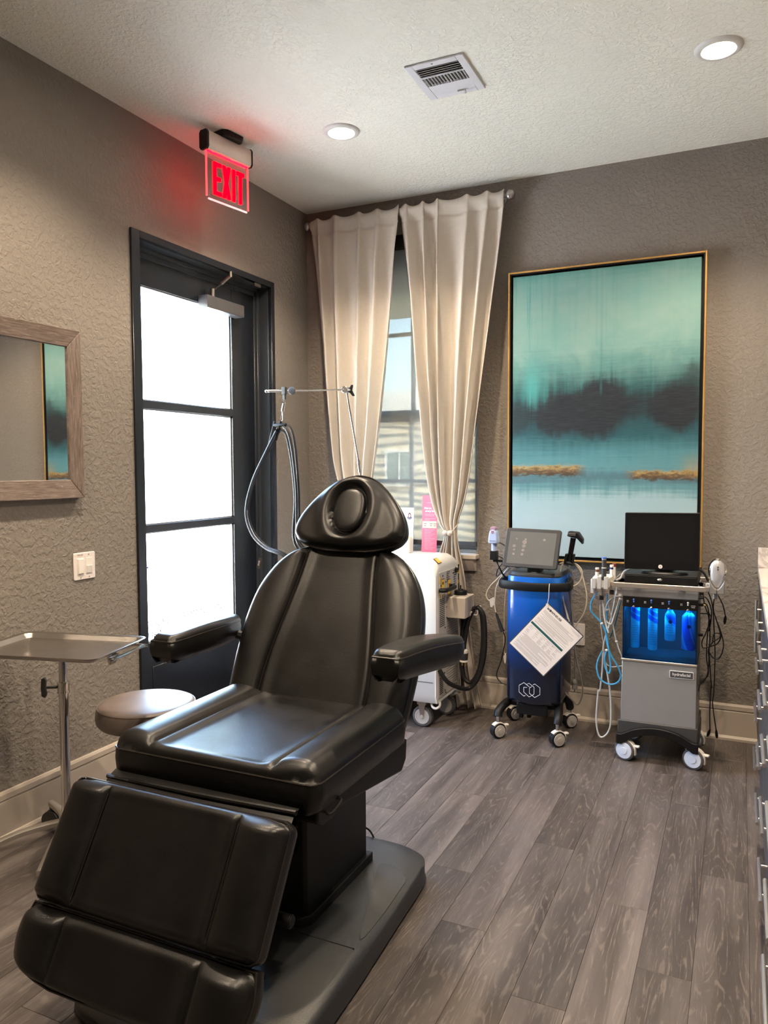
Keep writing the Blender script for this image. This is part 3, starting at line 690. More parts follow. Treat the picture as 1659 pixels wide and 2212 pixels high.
def curtain(label,xl,xr,nf,seed,depth0):
    rnd=random.Random(seed)
    t=thing('curtain',label,'curtain',(interp(xl,ZT),RYY,0),0,'linen curtains on the rod')
    ph=[rnd.uniform(-.5,.5) for _ in range(nf+2)]; am=[rnd.uniform(.6,1.25) for _ in range(nf+2)]
    NU=nf*20; zs=[ZT-.001*0]+[2.972,2.966,2.955,2.94,2.925,2.905,2.89,2.882,2.874,2.86]+[2.86-k*.035 for k in range(1,50)]+[1.11-k*.012 for k in range(13)]+[.95-k*.04 for k in range(1,23)]+[.045,.022]
    zs=sorted(set(round(z,4) for z in zs),reverse=True)
    bm=B(); rows=[]
    AM=[(0,.034),(.5,.036),(.9,.03),(1.0,.030),(TZ,.024),(1.12,.036),(1.5,.047),(2.2,.044),(2.75,.032),(2.86,.020),(2.9,.018),(3,.016)]
    YC=[(0,-.098),(.8,-.105),(TZ,-.112),(1.5,-.10),(2.5,-.09),(3,-.087)]
    for z in zs:
        row=[]; a=interp(AM,z); L,R=interp(xl,z),interp(xr,z); tie=math.exp(-((z-TZ)/.10)**2)
        for i in range(NU+1):
            u=i/NU; k=u*nf; j=int(min(k,nf-1)); fr=k-j
            loc=am[j]*(1-smooth01(fr))+am[j+1]*smooth01(fr)
            p=2*PI*(k+ph[j]*(1-fr)+ph[j+1]*fr+.10*math.sin(z*2.1+seed))
            y=interp(YC,z)-a*loc*(math.sin(p)+.12*math.sin(2*p+z*.7+seed))*(1-.35*tie)
            y-=tie*.018*math.sin(PI*u)
            x=L+(R-L)*(u+.018*math.sin(p*1.0+1.2)*(1-tie))
            zz=z
            if z>2.945: zz=z+(.006*math.sin(p+.9))*(z-2.94)/.03
            if abs(z-2.882)<.005: y+=.006
            if 2.89<z<2.935: y-=.003
            if 2.925<=z<=2.955 and y>RYY-.0135: y=min(y,RYY-.0135)      # front of the rod pocket runs over the pole
            y=min(y,-.052 if z>.25 else -.05)
            row.append(bm.verts.new((x,y,zz)))
        rows.append(row)
    for a,b in zip(rows,rows[1:]):
        for i in range(NU): bm.faces.new((a[i],a[i+1],b[i+1],b[i]))
    o=obj('drape',bm,M_curtain,t,smooth=True,angle=180)
    s=o.modifiers.new('cloth_thickness','SOLIDIFY'); s.thickness=.003; s.offset=-1
    return t
curtain('cream linen curtain panel at the left, by the wall corner',[(0,.15),(.9,.36),(TZ,.375),(1.15,.355),(1.402,.245),(1.75,.192),(2.33,.142),(2.948,.080)],[(0,.42),(.9,.46),(TZ,.455),(1.15,.465),(1.402,.513),(1.877,.590),(2.287,.638),(2.947,.682)],4,3,.03)
cr=curtain('cream linen curtain panel at the right, tied back beside the painting',[(0,.985),(.5,.955),(.9,.945),(TZ,.985),(1.10,.958),(1.236,.905),(1.812,.817),(2.441,.745),(2.878,.694),(2.97,.69)],[(0,1.208),(.242,1.163),(.511,1.128),(.782,1.104),(TZ,1.062),(1.103,1.066),(1.239,1.108),(1.718,1.176),(2.391,1.256),(2.918,1.316),(2.97,1.318)],5,11,.03)
tb=thing('tieback','cord tieback with two round magnets around the right curtain','tieback',(1.02,-.15,TZ))
M_bead=mat('taupe_bead',(.50,.44,.38),.5,var=.1)
for x in (1.004,1.034):
    bm=B(); sphere(bm,(x,-.166,TZ+.004),.0165,16,(1.08,.8,1.0)); obj('magnet_ball',bm,M_bead,tb,smooth=True)
bm=B(); tube(bm,[(1.004,-.160,TZ+.006),(.986,-.158,TZ+.03),(.962,-.14,TZ+.048),(.955,-.115,TZ+.056)],.0028,6,6); tube(bm,[(1.036,-.160,TZ+.006),(1.055,-.158,TZ+.025),(1.066,-.142,TZ+.044),(1.066,-.115,TZ+.055),(1.060,-.075,TZ+.06)],.0028,6,6)
obj('cord',bm,M_bead,tb,smooth=True)
# ------------------------------------------------------------------ painting
PX0,PX1,PZa,PZb=1.341,2.377,.902,2.521
p=thing('framed_painting','large abstract teal seascape painting in a thin gold frame','painting',(PX0+.026,-.02,PZa+.026))
cw,chh=PX1-PX0-.052,PZb-PZa-.052
bm=B(); box(bm,PX0+.026,PX1-.026,-.040,-.006,PZa+.026,PZb-.026); obj('canvas',bm,painting_mat(cw,chh),p,bevel=.002)
bm=B(); fw=.009
for a,b,c,d in ((PX0,PX0+fw,PZa,PZb),(PX1-fw,PX1,PZa,PZb),(PX0+fw,PX1-fw,PZa,PZa+fw),(PX0+fw,PX1-fw,PZb-fw,PZb)): box(bm,a,b,-.050,-.001,c,d)
obj('gold_frame',bm,M_gold,p,bevel=.001,seg=1)
bm=B(); box(bm,PX0+fw,PX1-fw,-.012,-.002,PZa+fw,PZb-fw); obj('shadow_gap',bm,M_black,p)
bm=B()
for a,b,c,d in ((PX0+fw,PX0+.016,PZa+fw,PZb-fw),(PX1-.016,PX1-fw,PZa+fw,PZb-fw),(PX0+.016,PX1-.016,PZa+fw,PZa+.016),(PX0+.016,PX1-.016,PZb-.016,PZb-fw)): box(bm,a,b,-.046,-.0125,c,d)
obj('inner_lip',bm,M_black,p)
# ------------------------------------------------------------------ wall mirror (left wall)
mr=thing('wall_mirror','mirror in a weathered brown wood frame on the left wall','mirror',(0,-2.45,1.655))
my0,my1,mz0,mz1=-2.98,-1.922,1.307,2.003; ir=.062
bm=B(); box(bm,.003,.016,my0+ir-.01,my1-ir+.01,mz0+.075,mz1-.07); obj('mirror_glass',bm,M_mirror,mr)
def mitre(a,b,c,d,gr,name='frame_rail'):
    # a,b outer corners; c,d inner corners (y,z)
    bm=B(); v=[]
    for (y,z),x in ((a,.002),(b,.002),(c,.002),(d,.002),(a,.036),(b,.036),(c,.024),(d,.024)): v.append(bm.verts.new((x,y,z)))
    for f in ((0,1,2,3),(4,5,6,7),(0,1,5,4),(1,2,6,5),(2,3,7,6),(3,0,4,7)): bm.faces.new([v[i] for i in f])
    obj(name,bm,M_rustic[gr],mr,bevel=.003)
A_,B_,C_,D_=(my0,mz0),(my1,mz0),(my1,mz1),(my0,mz1)
a_,b_,c_,d_=(my0+ir,mz0+.077),(my1-ir,mz0+.077),(my1-ir,mz1-.072),(my0+ir,mz1-.072)
for q in ((A_,B_,b_,a_,'y'),(B_,C_,c_,b_,'z'),(C_,D_,d_,c_,'y'),(D_,A_,a_,d_,'z')): mitre(*q)
# ------------------------------------------------------------------ light switch, outlet
sw=thing('light_switch','white double rocker light switch left of the glass door','switch',(0,-1.905,1.013))
SM=leftM(0,-1.905,1.013)
bm=B(); prism(bm,rrect(-.059,.059,-.0585,.0585,.006,4),lambda u,w_,d:SM@Vector((u,w_,d)),0,.006); obj('cover_plate',bm,M_card,sw,bevel=.003)
for x,tl in ((-.023,0),(.023,.12)):
    bm=B(); M=SM@Matrix.Translation((x,0,.0065)); box(bm,-.0175,.0175,-.0345,.0345,-.004,.0015,M); ro=obj('rocker_bezel',bm,M_whitep,sw,bevel=.0012)
    bm=B(); M=SM@Matrix.Translation((x,-.015 if tl else 0,.009))@Matrix.Rotation(tl,4,'X'); box(bm,-.0145,.0145,-.016 if tl else -.031,.016 if tl else .031,-.002,.0025,M); obj('rocker',bm,M_whitep,ro,bevel=.001)
for x,y in ((-.023,-.048),(.023,-.048),(.023,.048)):
    bm=B(); cyl(bm,SM@Vector((x,y,.006)),SM@Vector((x,y,.0075)),.0028,8); obj('screw',bm,M_greyprint,sw)
bm=B(); box(bm,-.04,-.008,.044,.054,.006,.0068,SM); lb=obj('label_strip',bm,M_card,sw)
bm=B()
for x0,x1 in ((-.038,-.026),(-.022,-.010)):
    k=x0
    while k<x1-.001: box(bm,k,k+.0016,.046,.0515,.0068,.007,SM); k+=.0027
obj('label_print',bm,M_greyprint,lb)
def outlet(x,z,label):
    t=thing('wall_outlet',label,'outlet',(x,0,z)); M=backM(x,0,z)
    bm=B(); prism(bm,rrect(-.037,.037,-.062,.062,.005,4),lambda u,w_,d:M@Vector((u,w_,d)),0,.006); obj('cover_plate',bm,M_card,t,bevel=.002)
    for s in (-1,1):
        bm=B(); prism(bm,rrect(-.017,.017,s*.02-.0135,s*.02+.0135,.008,4),lambda u,w_,d:M@Vector((u,w_,d)),.006,.008); r_=obj('receptacle',bm,M_whitep,t)
        bm=B()
        for dx in (-.006,.006): box(bm,dx-.001,dx+.001,s*.02-.002,s*.02+.007,.008,.0083,M)
        obj('slots',bm,M_print,r_)
outlet(1.740,.487,'white wall outlet behind the cables of the blue machine')
# ------------------------------------------------------------------ treatment chair
XC=1.285
ch=thing('treatment_chair','black leather reclining treatment chair with armrests and oval headrest','chair',(XC,-2.4,0))
def rounded_w(W,L,rc,rc2=None):
    rc2=rc if rc2 is None else rc2
    def w(v):
        k=0
        if v<rc: k=rc*(1-math.sqrt(max(0,1-((rc-v)/rc)**2)))
        elif v>L-rc2: k=rc2*(1-math.sqrt(max(0,1-((v-L+rc2)/rc2)**2)))
        return W-k
    return w
def panelled(s,crest,dip,g=.010,wid=.008):
    def f(x,v,w):
        ss=s(v) if callable(s) else s
        a=abs(x)
        if a>ss: h=crest*max(0,math.sin(PI*min(1,max(0,(a-ss)/max(.02,w-ss)))))**.7
        if a<=ss: h=-dip*smooth01((ss-a)/.05)
        return h-g*math.exp(-((a-ss)/wid)**2)
    return f
def pipe_loop(pts,r,name,parent,m=M_piping):
    bm=B(); tube(bm,pts[::2],r,5,1,closed=True,sm=False); return obj(name,bm,m,parent,smooth=True)
def stitch(fn,n,name,parent,r=.0022):
    bm=B(); tube(bm,[fn(i/n) for i in range(n+1)],r,5,1,sm=False); return obj(name,bm,M_piping,parent,smooth=True)
# base
O=[(1.285,-1.868,.072),(1.45,-1.872,.072),(1.52,-1.885,.072),(1.57,-1.91,.070),(1.595,-1.955,.066),(1.605,-2.05,.06),(1.612,-2.2,.055),(1.62,-2.35,.055),(1.628,-2.5,.058),(1.632,-2.62,.06),(1.632,-2.75,.058),(1.615,-2.86,.05),(1.55,-2.93,.045),(1.42,-2.96,.045),(1.285,-2.965,.045)]
Pp=[(1.285,-1.93),(1.36,-1.935),(1.405,-1.955),(1.428,-1.99),(1.437,-2.04),(1.47,-2.13),(1.515,-2.25),(1.56,-2.38),(1.600,-2.5),(1.612,-2.62),(1.60,-2.73),(1.56,-2.80),(1.49,-2.84),(1.40,-2.86),(1.285,-2.865)]
def mirror_loop(pts):
    return list(pts)+[(2*XC-p[0],)+tuple(p[1:]) for p in pts[-2:0:-1]]
Oo=catmull([Vector(p) for p in mirror_loop(O)],4,True); Po=catmull([Vector((*p,.086)) for p in mirror_loop(Pp)],4,True)
bm=B(); L=[]
for zf,off in ((.012,.006),(.030,.0)): L.append([bm.verts.new((XC+(p.x-XC)*(1+off/.33),p.y,zf)) for p in Oo])
L.append([bm.verts.new(p) for p in Oo])
L.append([bm.verts.new(p*.93+q*.07+Vector((0,0,.005))) for p,q in zip(Oo,Po)])
L.append([bm.verts.new(p*.5+q*.5+Vector((0,0,.004))) for p,q in zip(Oo,Po)])
L.append([bm.verts.new(p*.08+q*.92+Vector((0,0,-.0008))) for p,q in zip(Oo,Po)])
L.append([bm.verts.new(q*.985+Vector((XC,-2.4,.086))*.015) for q in Po])
for a,b in zip(L,L[1:]): bridge(bm,a,b)
bm.faces.new(L[-1]); bm.faces.new(L[0][::-1])
from mathutils.bvhtree import BVHTree
bt=BVHTree.FromBMesh(bm)
M_base=mat('dark_grey_grained_plastic',(.016,.018,.021),.38,var=.05,bump=.45,bs=420,spec=1.0)
bs=obj('base',bm,M_base,ch,smooth=True,angle=60)
def drape_flat(poly,h,name,m,parent):
    bm=B(); top=[];low=[]
    for x,y in poly:
        hit=bt.ray_cast(Vector((x,y,1)),Vector((0,0,-1)))[0]; z=hit.z if hit else .05
        top.append(bm.verts.new((x,y,z+h))); low.append(bm.verts.new((x,y,z-.004)))
    c=bm.verts.new(sum((v.co for v in top),Vector())/len(top)); n=len(top)
    bridge(bm,low,top)
    for i in range(n): bm.faces.new((top[i],top[(i+1)%n],c))
    return obj(name,bm,m,parent,smooth=True)
tear=[(1.480,-2.075),(1.505,-2.050),(1.545,-2.055),(1.590,-2.10),(1.596,-2.155),(1.605,-2.33),(1.606,-2.46),(1.566,-2.345),(1.521,-2.205)]
tear=[(x-.012,y+.02) for x,y in tear]
drape_flat([(p.x,p.y) for p in catmull([(x,y,0) for x,y in tear],3,True)],.0025,'base_scoop',mat('mid_grey_plastic',(.05,.052,.055),.5,bump=.2,bs=400),bs)
bm=B(); box(bm,XC-.315,XC+.315,-2.492,-2.489,.0840,.0865); obj('base_seam',bm,M_black,bs)
# lift column and under-frame
bm=B(); prism(bm,[(1.15,-2.05),(1.15,-2.43),(1.17,-2.45),(1.41,-2.45),(1.421,-2.44),(1.421,-2.05)],XY,.08,.53); prism(bm,[(1.13,-2.03),(1.13,-2.45),(1.16,-2.475),(1.41,-2.475),(1.436,-2.44),(1.436,-2.03)],XY,.08,.115); obj('lift_column',bm,M_black,ch,bevel=.003)
bm=B(); prism(bm,[(-2.69,.563),(-2.69,.53),(-2.66,.512),(-2.60,.512),(-2.58,.528),(-2.30,.490),(-2.16,.470),(-2.125,.50),(-2.118,.563)],YZ,XC-.318,XC+.318); fr=obj('seat_frame',bm,M_black,ch,bevel=.006)
bm=B(); tube(bm,[(XC+.32,-2.655,.548),(XC+.336,-2.652,.546),(XC+.337,-2.600,.560),(XC+.32,-2.598,.562)],.0045,6,3); obj('side_pull_ring',bm,M_black,fr,smooth=True)
for s in (-1,1):
    bm=B(); tube(bm,[(XC+s*.09,-2.44,.30),(XC+s*.09,-2.62,.40),(XC+s*.09,-2.80,.42)],.018,8,4); obj('leg_rest_arm',bm,M_black,ch,smooth=True)
bm=B(); cyl(bm,(1.40,-2.705,.262),(1.528,-2.700,.262),.018,16); cyl(bm,(1.528,-2.70,.262),(1.531,-2.70,.262),.015,16); obj('release_knob',bm,M_black,ch,bevel=.002)
# seat
Lz=.575
SEATM=axes((XC-.008,-2.715,.556),(1,0,0),(0,1,0),(0,0,1))
sfun=lambda v:.202
bm=B(); loop=cushion(bm,rounded_w(.337,Lz,.035),Lz,.114,.034,SEATM,panelled(sfun,.016,.012,.012,.008),64,44,.012,seam=sfun)
seat=obj('seat',bm,M_leather,ch,smooth=True,angle=80)
pipe_loop(loop,.0030,'piping',seat)
for s in (-1,1): stitch(lambda t,s=s:SEATM@Vector((s*.202,.02+t*(Lz-.04),.1035)),30,'seam',seat,.0018)
# leather flap between the seat and the leg rest
bm=B(); tube(bm,[(XC-.335,-2.738,.563),(XC-.02,-2.742,.566),(XC+.285,-2.738,.572)],.007,8,3)
a=[bm.verts.new((x,-2.712,.575)) for x in (XC-.33,XC+.28)]; b=[bm.verts.new((x,-2.742,.562)) for x in (XC-.33,XC+.28)]; c=[bm.verts.new((x,-2.80,.50)) for x in (XC-.33,XC+.28)]; d=[bm.verts.new((x,-2.72,.53)) for x in (XC-.33,XC+.28)]
for p_,q_ in ((a,b),(b,c),(c,d),(d,a)): bm.faces.new((p_[0],p_[1],q_[1],q_[0]))
obj('leather_flap',bm,M_leather,ch,smooth=True)
# leg rest and foot pad
LV,LN=Vector((0,-.52,-.854)),Vector((0,-.854,.52))
o0=Vector((XC,-2.860,.612))-LN*.075
LEGM=axes(o0,(1,0,0),LV,LN)
bm=B(); loop=cushion(bm,rounded_w(.337,.298,.025),.298,.075,.026,LEGM,panelled(.205,.016,.006,.012,.007),64,34,.012,seam=lambda v:.205)
leg=obj('leg_rest',bm,M_leather,ch,smooth=True,angle=80); pipe_loop(loop,.0028,'piping',leg)
for s in (-1,1): stitch(lambda t,s=s:LEGM@Vector((s*.205,.02+t*.26,.0665)),20,'seam',leg,.0018)
FV=Vector((0,-.50,-.866)).normalized(); FN=Vector((0,-.866,.50))
f0=Vector((XC,-2.860,.612))+LV*.308-FN*.085
FOOTM=axes(f0,(1,0,0),FV,FN)
wft=[(0,.335),(.05,.345),(.10,.338),(.135,.315),(.155,.27),(.165,.20)]
bm=B(); loop=cushion(bm,lambda v:interp(wft,v),.165,.085,.034,FOOTM,panelled(.205,.014,.006,.010,.007),64,30,.014,seam=lambda v:.205)
ft=obj('foot_pad',bm,M_leather,ch,smooth=True,angle=80); pipe_loop(loop,.0028,'piping',ft)
# backrest
al=math.radians(27.5); BV=Vector((0,math.sin(al),math.cos(al))); BN=Vector((0,-math.cos(al),math.sin(al)))
XB=XC-.026
b0=Vector((XB,-2.200,.575))-BN*.095
BACKM=axes(b0,(1,0,0),BV,BN)
wb=[(0,.326),(.10,.337),(.28,.345),(.40,.338),(.48,.320),(.54,.292),(.59,.255),(.625,.210),(.646,.160),(.658,.10),(.662,.04)]
sb=lambda v:.205-.062*smooth01((v-.12)/.54)
bm=B(); loop=cushion(bm,lambda v:interp(wb,v),.662,.095,.034,BACKM,panelled(sb,.018,.010,.014,.007),68,56,.016,seam=sb)
back=obj('backrest',bm,M_leather,ch,smooth=True,angle=80); pipe_loop(loop,.0030,'piping',back)
for s in (-1,1): stitch(lambda t,s=s:BACKM@Vector((s*sb(.02+t*.60),.02+t*.60,.0845)),34,'seam',back,.0020)
TM=axes((.949,-1.968,1.075),(.26,0,.96),BN.cross(Vector((.26,0,.96))),BN)
bm=B(); box(bm,-.021,.021,-.004,.014,-.001,.001,TM); tg=obj('tag',bm,M_print,back)
text('tag_lettering','INK',.012,TM@Matrix.Translation((0,.006,.0015)),M_whiteprint,tg)
# headrest with oval face plug
ha=math.radians(23.5); HV=Vector((0,math.sin(ha),math.cos(ha))); HN=Vector((0,-math.cos(ha),math.sin(ha)))
h0=Vector((XC,-1.965,1.148))-HN*.105
HEADM=axes(h0,(1,0,0),HV,HN)
wh=[(0,.08),(.008,.130),(.025,.182),(.052,.212),(.08,.217),(.12,.206),(.165,.180),(.21,.143),(.243,.108),(.268,.072),(.282,.040),(.288,.008)]
ov=lambda x,v: math.sqrt((x/.067)**2+((v-.146)/.090)**2)
hb=lambda x,v,w: -.016*math.exp(-((ov(x,v)-1.0)/.13)**2)-.012*(1-smooth01((ov(x,v)-.85)/.3))+.010*math.exp(-((ov(x,v)-1.45)/.35)**2)
bm=B(); loop=cushion(bm,lambda v:interp(wh,v),.288,.105,.038,HEADM,hb,64,60,.03,bulge=.002)
head=obj('headrest',bm,M_leather,ch,smooth=True,angle=80); pipe_loop(loop,.0032,'piping',head)
bm=B(); rings=[]
for k,(f,z) in enumerate(((1,.070),(1,.098),(.97,.104),(.90,.1075),(.75,.1095),(.5,.1105),(.2,.1108))):
    rings.append([bm.verts.new(HEADM@Vector((.061*f*math.copysign(abs(math.cos(t))**.85,math.cos(t)),.146+.082*f*math.copysign(abs(math.sin(t))**.85,math.sin(t)),z-.004))) for t in [2*PI*i/40 for i in range(40)]])
for a,b in zip(rings,rings[1:]): bridge(bm,a,b)
bm.faces.new(rings[-1]); obj('face_plug',bm,M_leather,head,smooth=True,angle=80)
for s in (-1,1):
    bm=B(); cyl(bm,(XC+s*.06,-1.87,1.08),(XC+s*.06,-1.855,1.19),.010,8); obj('headrest_post',bm,M_chrome,ch,smooth=True)
# armrests
wa=[(0,.040),(.025,.047),(.10,.052),(.22,.056),(.33,.055),(.40,.048),(.425,.036),(.435,.02)]
for s in (1,-1):
    AM_=axes((XC+s*.385,-2.455 if s<0 else -2.430,.812 if s<0 else .832),(s,0,0),(0,1,-.045 if s<0 else -.085),(0,.045 if s<0 else .085,1))
    wp=lambda x,v,z:(x+(.070 if s<0 else .045)*(max(0,v)/.435)**1.7,v,z*(1+.12*max(0,math.sin(PI*min(1,v/.435)))))
    bm=B(); AL=.435 if s>0 else .50; loop=cushion(bm,lambda v,AL=AL:interp(wa,v*.435/AL),AL,.088,.020,AM_,None,26,40,.020,wp)
    ar=obj('armrest',bm,M_leather,ch,smooth=True,angle=80); pipe_loop(loop,.0028,'piping',ar)
    bm=B(); tube(bm,[(XC+s*.30,-1.98,.80),(XC+s*.36,-2.0,.805),(XC+s*.42,-2.03,.82)],.016,8,4); obj('armrest_bracket',bm,M_black,ar,smooth=True)
# foot switch plug and lead lying on the base
bm=B(); cyl(bm,(1.135,-1.95,.098),(1.205,-1.95,.114),.012,10); cyl(bm,(1.09,-1.95,.093),(1.135,-1.95,.098),.007,8); fc=obj('control_lead_plug',bm,M_cord,ch,bevel=.002)
bm=B(); cyl(bm,(1.150,-1.9505,.112),(1.190,-1.9505,.121),.0055,10); obj('plug_sleeve',bm,M_chrome,fc,smooth=True)
bm=B(); tube(bm,[(1.05,-1.95,.09),(1.09,-1.95,.093)],.004,6,1,sm=False); tube(bm,[(1.203,-1.95,.114),(1.225,-1.95,.121),(1.262,-1.95,.146),(1.29,-1.945,.151),(1.322,-1.93,.142),(1.352,-1.89,.112),(1.362,-1.855,.05),(1.362,-1.83,.006)],.0035,6,6); obj('lead',bm,M_cord,fc,smooth=True)
# ------------------------------------------------------------------ rolling stool
sx,sy,sz=.462,-2.045,.520
st=thing('rolling_stool','round taupe leather stool behind the chair, near the left wall','stool',(sx,sy,0))
bm=B(); lathe(bm,[(.02,-.088),(.160,-.088),(.179,-.080),(.1895,-.066),(.192,-.045),(.1895,-.023),(.1835,-.009),(.176,-.003),(.157,.001),(.09,.005),(.001,.006)],(sx,sy,sz),n=64); cs=obj('seat',bm,M_taupeL,st,smooth=True,angle=60)
bm=B(); tube(bm,[(sx+.1845*math.cos(t),sy+.1845*math.sin(t),sz-.009) for t in [2*PI*i/48 for i in range(48)]],.002,5,1,closed=True,sm=False); obj('seam',bm,M_taupeL,cs,smooth=True)
bm=B(); cyl(bm,(sx,sy,sz-.104),(sx,sy,sz-.086),.11,24); obj('seat_plate',bm,M_black,st)
bm=B(); cyl(bm,(sx,sy,.09),(sx,sy,.34),.026,16); cyl(bm,(sx,sy,.34),(sx,sy,sz-.112),.014,12); obj('gas_lift',bm,M_chrome,st,smooth=True)
for k in range(5):
    a=2*PI*k/5+.3; dx,dy=math.cos(a),math.sin(a)
    bm=B(); tube(bm,[(sx,sy,.10),(sx+dx*.10,sy+dy*.10,.095),(sx+dx*.225,sy+dy*.225,.072)],.016,8,3,r2=.011); lg=obj('base_leg',bm,M_chrome,st,smooth=True)
    bm=B(); cx,cy=sx+dx*.225,sy+dy*.225
    for s in (-1,1): cyl(bm,(cx-dy*.006*s,cy+dx*.006*s,.026),(cx-dy*.020*s,cy+dx*.020*s,.026),.026,14)
    cyl(bm,(cx,cy,.026),(cx,cy,.075),.006,8); obj('caster',bm,M_black,lg)
# ------------------------------------------------------------------ instrument stand
px,py=.200,-2.212
mt=thing('instrument_stand','chrome instrument stand with a stainless steel tray, by the left wall','stand',(px,py,0))
ta=math.radians(13.2); tx,ty,tz=.395,-2.405,.795; cx_,sx_=math.cos(ta),math.sin(ta)
TRM=axes((tx,ty,tz),(cx_,sx_,0),(-sx_,cx_,0),(0,0,1))
bm=B(); rl=[]
def trr(hw,hh,r,z): return [bm.verts.new(TRM@Vector((x,y,z))) for x,y in rrect(-hw,hw,-hh,hh,r,6)]
for hw,hh,r,z in ((.250,.173,.034,.0165),(.254,.177,.038,.0195),(.248,.171,.032,.0205),(.238,.161,.028,.0175),(.226,.149,.020,.0015),(.220,.143,.016,0)): rl.append(trr(hw,hh,r,z))
for a,b in zip(rl,rl[1:]): bridge(bm,a,b)
bm.faces.new(rl[-1])
lo=trr(.221,.144,.017,-.0012); lo2=trr(.249,.172,.033,.0155); bridge(bm,lo,lo2); bridge(bm,lo2,rl[0]); bm.faces.new(lo)
tr=obj('tray',bm,M_steel,mt,smooth=True,angle=35)
bm=B()
U=[(-.19,.166,-.012),(.215,.166,-.012),(.237,.145,-.012),(.237,-.02,-.013),(.225,-.045,-.013)]
tube(bm,[TRM@Vector(q) for q in U],.006,8,4); tube(bm,[TRM@Vector(q) for q in ((-.19,.166,-.012),(-.21,.145,-.012),(-.21,-.10,-.012))],.006,8,3)
obj('tray_support',bm,M_chrome,mt,smooth=True)
bm=B(); prism(bm,[(-.005,-.003),(.060,-.003),(.040,-.032),(.006,-.032)],lambda u,w_,d:TRM@Vector((d,u-.05,w_)),.222,.228); prism(bm,[(.040,-.032),(.06,-.003),(.058,-.003),(.038,-.032)],lambda u,w_,d:TRM@Vector((d,u-.05,w_)),.205,.228); obj('tray_clip',bm,M_chrome,mt)
bm=B(); cyl(bm,(px,py,.06),(px,py,.585),.0180,20); obj('lower_post',bm,M_chrome,mt,smooth=True)
bm=B(); cyl(bm,(px,py,.585),(px,py,.786),.0150,18); obj('upper_post',bm,M_chrome,mt,smooth=True)
bm=B(); cyl(bm,(px,py,.572),(px,py,.606),.0215,20); cyl(bm,(px,py,.568),(px,py,.572),.0235,20); cyl(bm,(px,py,.606),(px,py,.61),.0235,20); obj('collar',bm,M_chrome,mt,smooth=True)
bm=B(); cyl(bm,(px-.015,py-.012,.59),(px-.050,py-.033,.59),.006,8)
prism(bm,[(-.010,-.034),(.004,-.040),(.010,-.028),(.007,0),(.010,.028),(.004,.040),(-.010,.034),(-.013,0)],lambda u,w_,d:Vector((px-.058+u*.85,py-.038+u*.35,.59+w_))+Vector((-.35,.85,0))*d,-.007,.007); obj('clamp_knob',bm,M_dgrey,mt,bevel=.002)
def footbar(pts,wd,name='base_leg'):
    bm=B(); P=catmull(pts,5); prev=None
    for i,p_ in enumerate(P):
        d=(P[min(i+1,len(P)-1)]-P[max(i-1,0)]); d.z=0; d.normalize(); n=Vector((-d.y,d.x,0)); f=i/(len(P)-1); ww=wd*(1-.35*f)
        c=[bm.verts.new(p_+n*ww*s+Vector((0,0,h))) for s,h in ((-1,-.010),(1,-.010),(1,.006),(.6,.010),(-.6,.010),(-1,.006))]
        if prev: bridge(bm,prev,c)
        else: bm.faces.new(c[::-1])
        prev=c
    bm.faces.new(prev); return obj(name,bm,M_alu,mt,smooth=True,angle=50)
footbar([(px-.02,py+.01,.062),(px+.03,py-.04,.062),(px+.085,py-.135,.052),(px+.165,py-.272,.020)],.020)
footbar([(px+.02,py+.01,.062),(px-.03,py-.045,.062),(px-.10,py-.14,.050),(px-.165,py-.24,.020)],.020)
footbar([(px,py-.01,.066),(px-.05,py+.02,.078),(px-.125,py+.035,.096)],.018)
bm=B(); cyl(bm,(px,py,.050),(px,py,.080),.030,20); obj('hub',bm,M_alu,mt,bevel=.004)
for q in ((px+.160,py-.262),(px-.160,py-.232)):
    bm=B(); cyl(bm,(q[0],q[1],0),(q[0],q[1],.012),.010,12); obj('foot_pad',bm,M_rubber,mt)
bm=B(); q=(px-.118,py+.028)
for s in (-1,1): cyl(bm,(q[0]-.004*s,q[1]+.014*s,.034),(q[0]-.002*s,q[1]+.007*s,.034),.034,18)
cyl(bm,(q[0],q[1],.034),(q[0],q[1],.09),.006,8); obj('caster',bm,M_dgrey,mt)
# ------------------------------------------------------------------ runs of leads and hoses (metres)
RF_CREAM_A=[(1.443,-0.360,0.897),(1.403,-0.360,0.848),(1.382,-0.360,0.811),(1.368,-0.360,0.770),(1.364,-0.360,0.726),(1.361,-0.360,0.686),(1.368,-0.360,0.646)]
RF_CREAM_B=[(1.430,-0.340,0.887),(1.375,-0.340,0.829),(1.330,-0.340,0.783),(1.308,-0.340,0.737),(1.317,-0.340,0.709),(1.337,-0.340,0.699)]
RF_CREAM_C=[(1.448,-0.350,0.889),(1.422,-0.350,0.866),(1.396,-0.350,0.828),(1.374,-0.350,0.787)]
RF_PLUG=[(1.368,-0.360,0.646),(1.386,-0.360,0.596),(1.406,-0.360,0.543)]
RF_BLACK_A=[(1.392,-0.300,0.530),(1.404,-0.300,0.492),(1.394,-0.300,0.428),(1.380,-0.300,0.367),(1.356,-0.300,0.290),(1.376,-0.300,0.251),(1.416,-0.300,0.236)]
RF_WHITE=[(1.391,-0.200,0.808),(1.372,-0.200,0.675),(1.368,-0.200,0.415),(1.379,-0.200,0.382),(1.374,-0.200,0.358)]
RF_BLACK_B=[(1.376,-0.360,1.027),(1.402,-0.360,1.018),(1.435,-0.360,0.997)]
RF_BLACK_C=[(1.343,-0.360,0.994),(1.361,-0.360,0.962),(1.410,-0.360,0.932),(1.377,-0.360,0.879),(1.373,-0.360,0.843),(1.410,-0.360,0.881),(1.436,-0.360,0.904)]
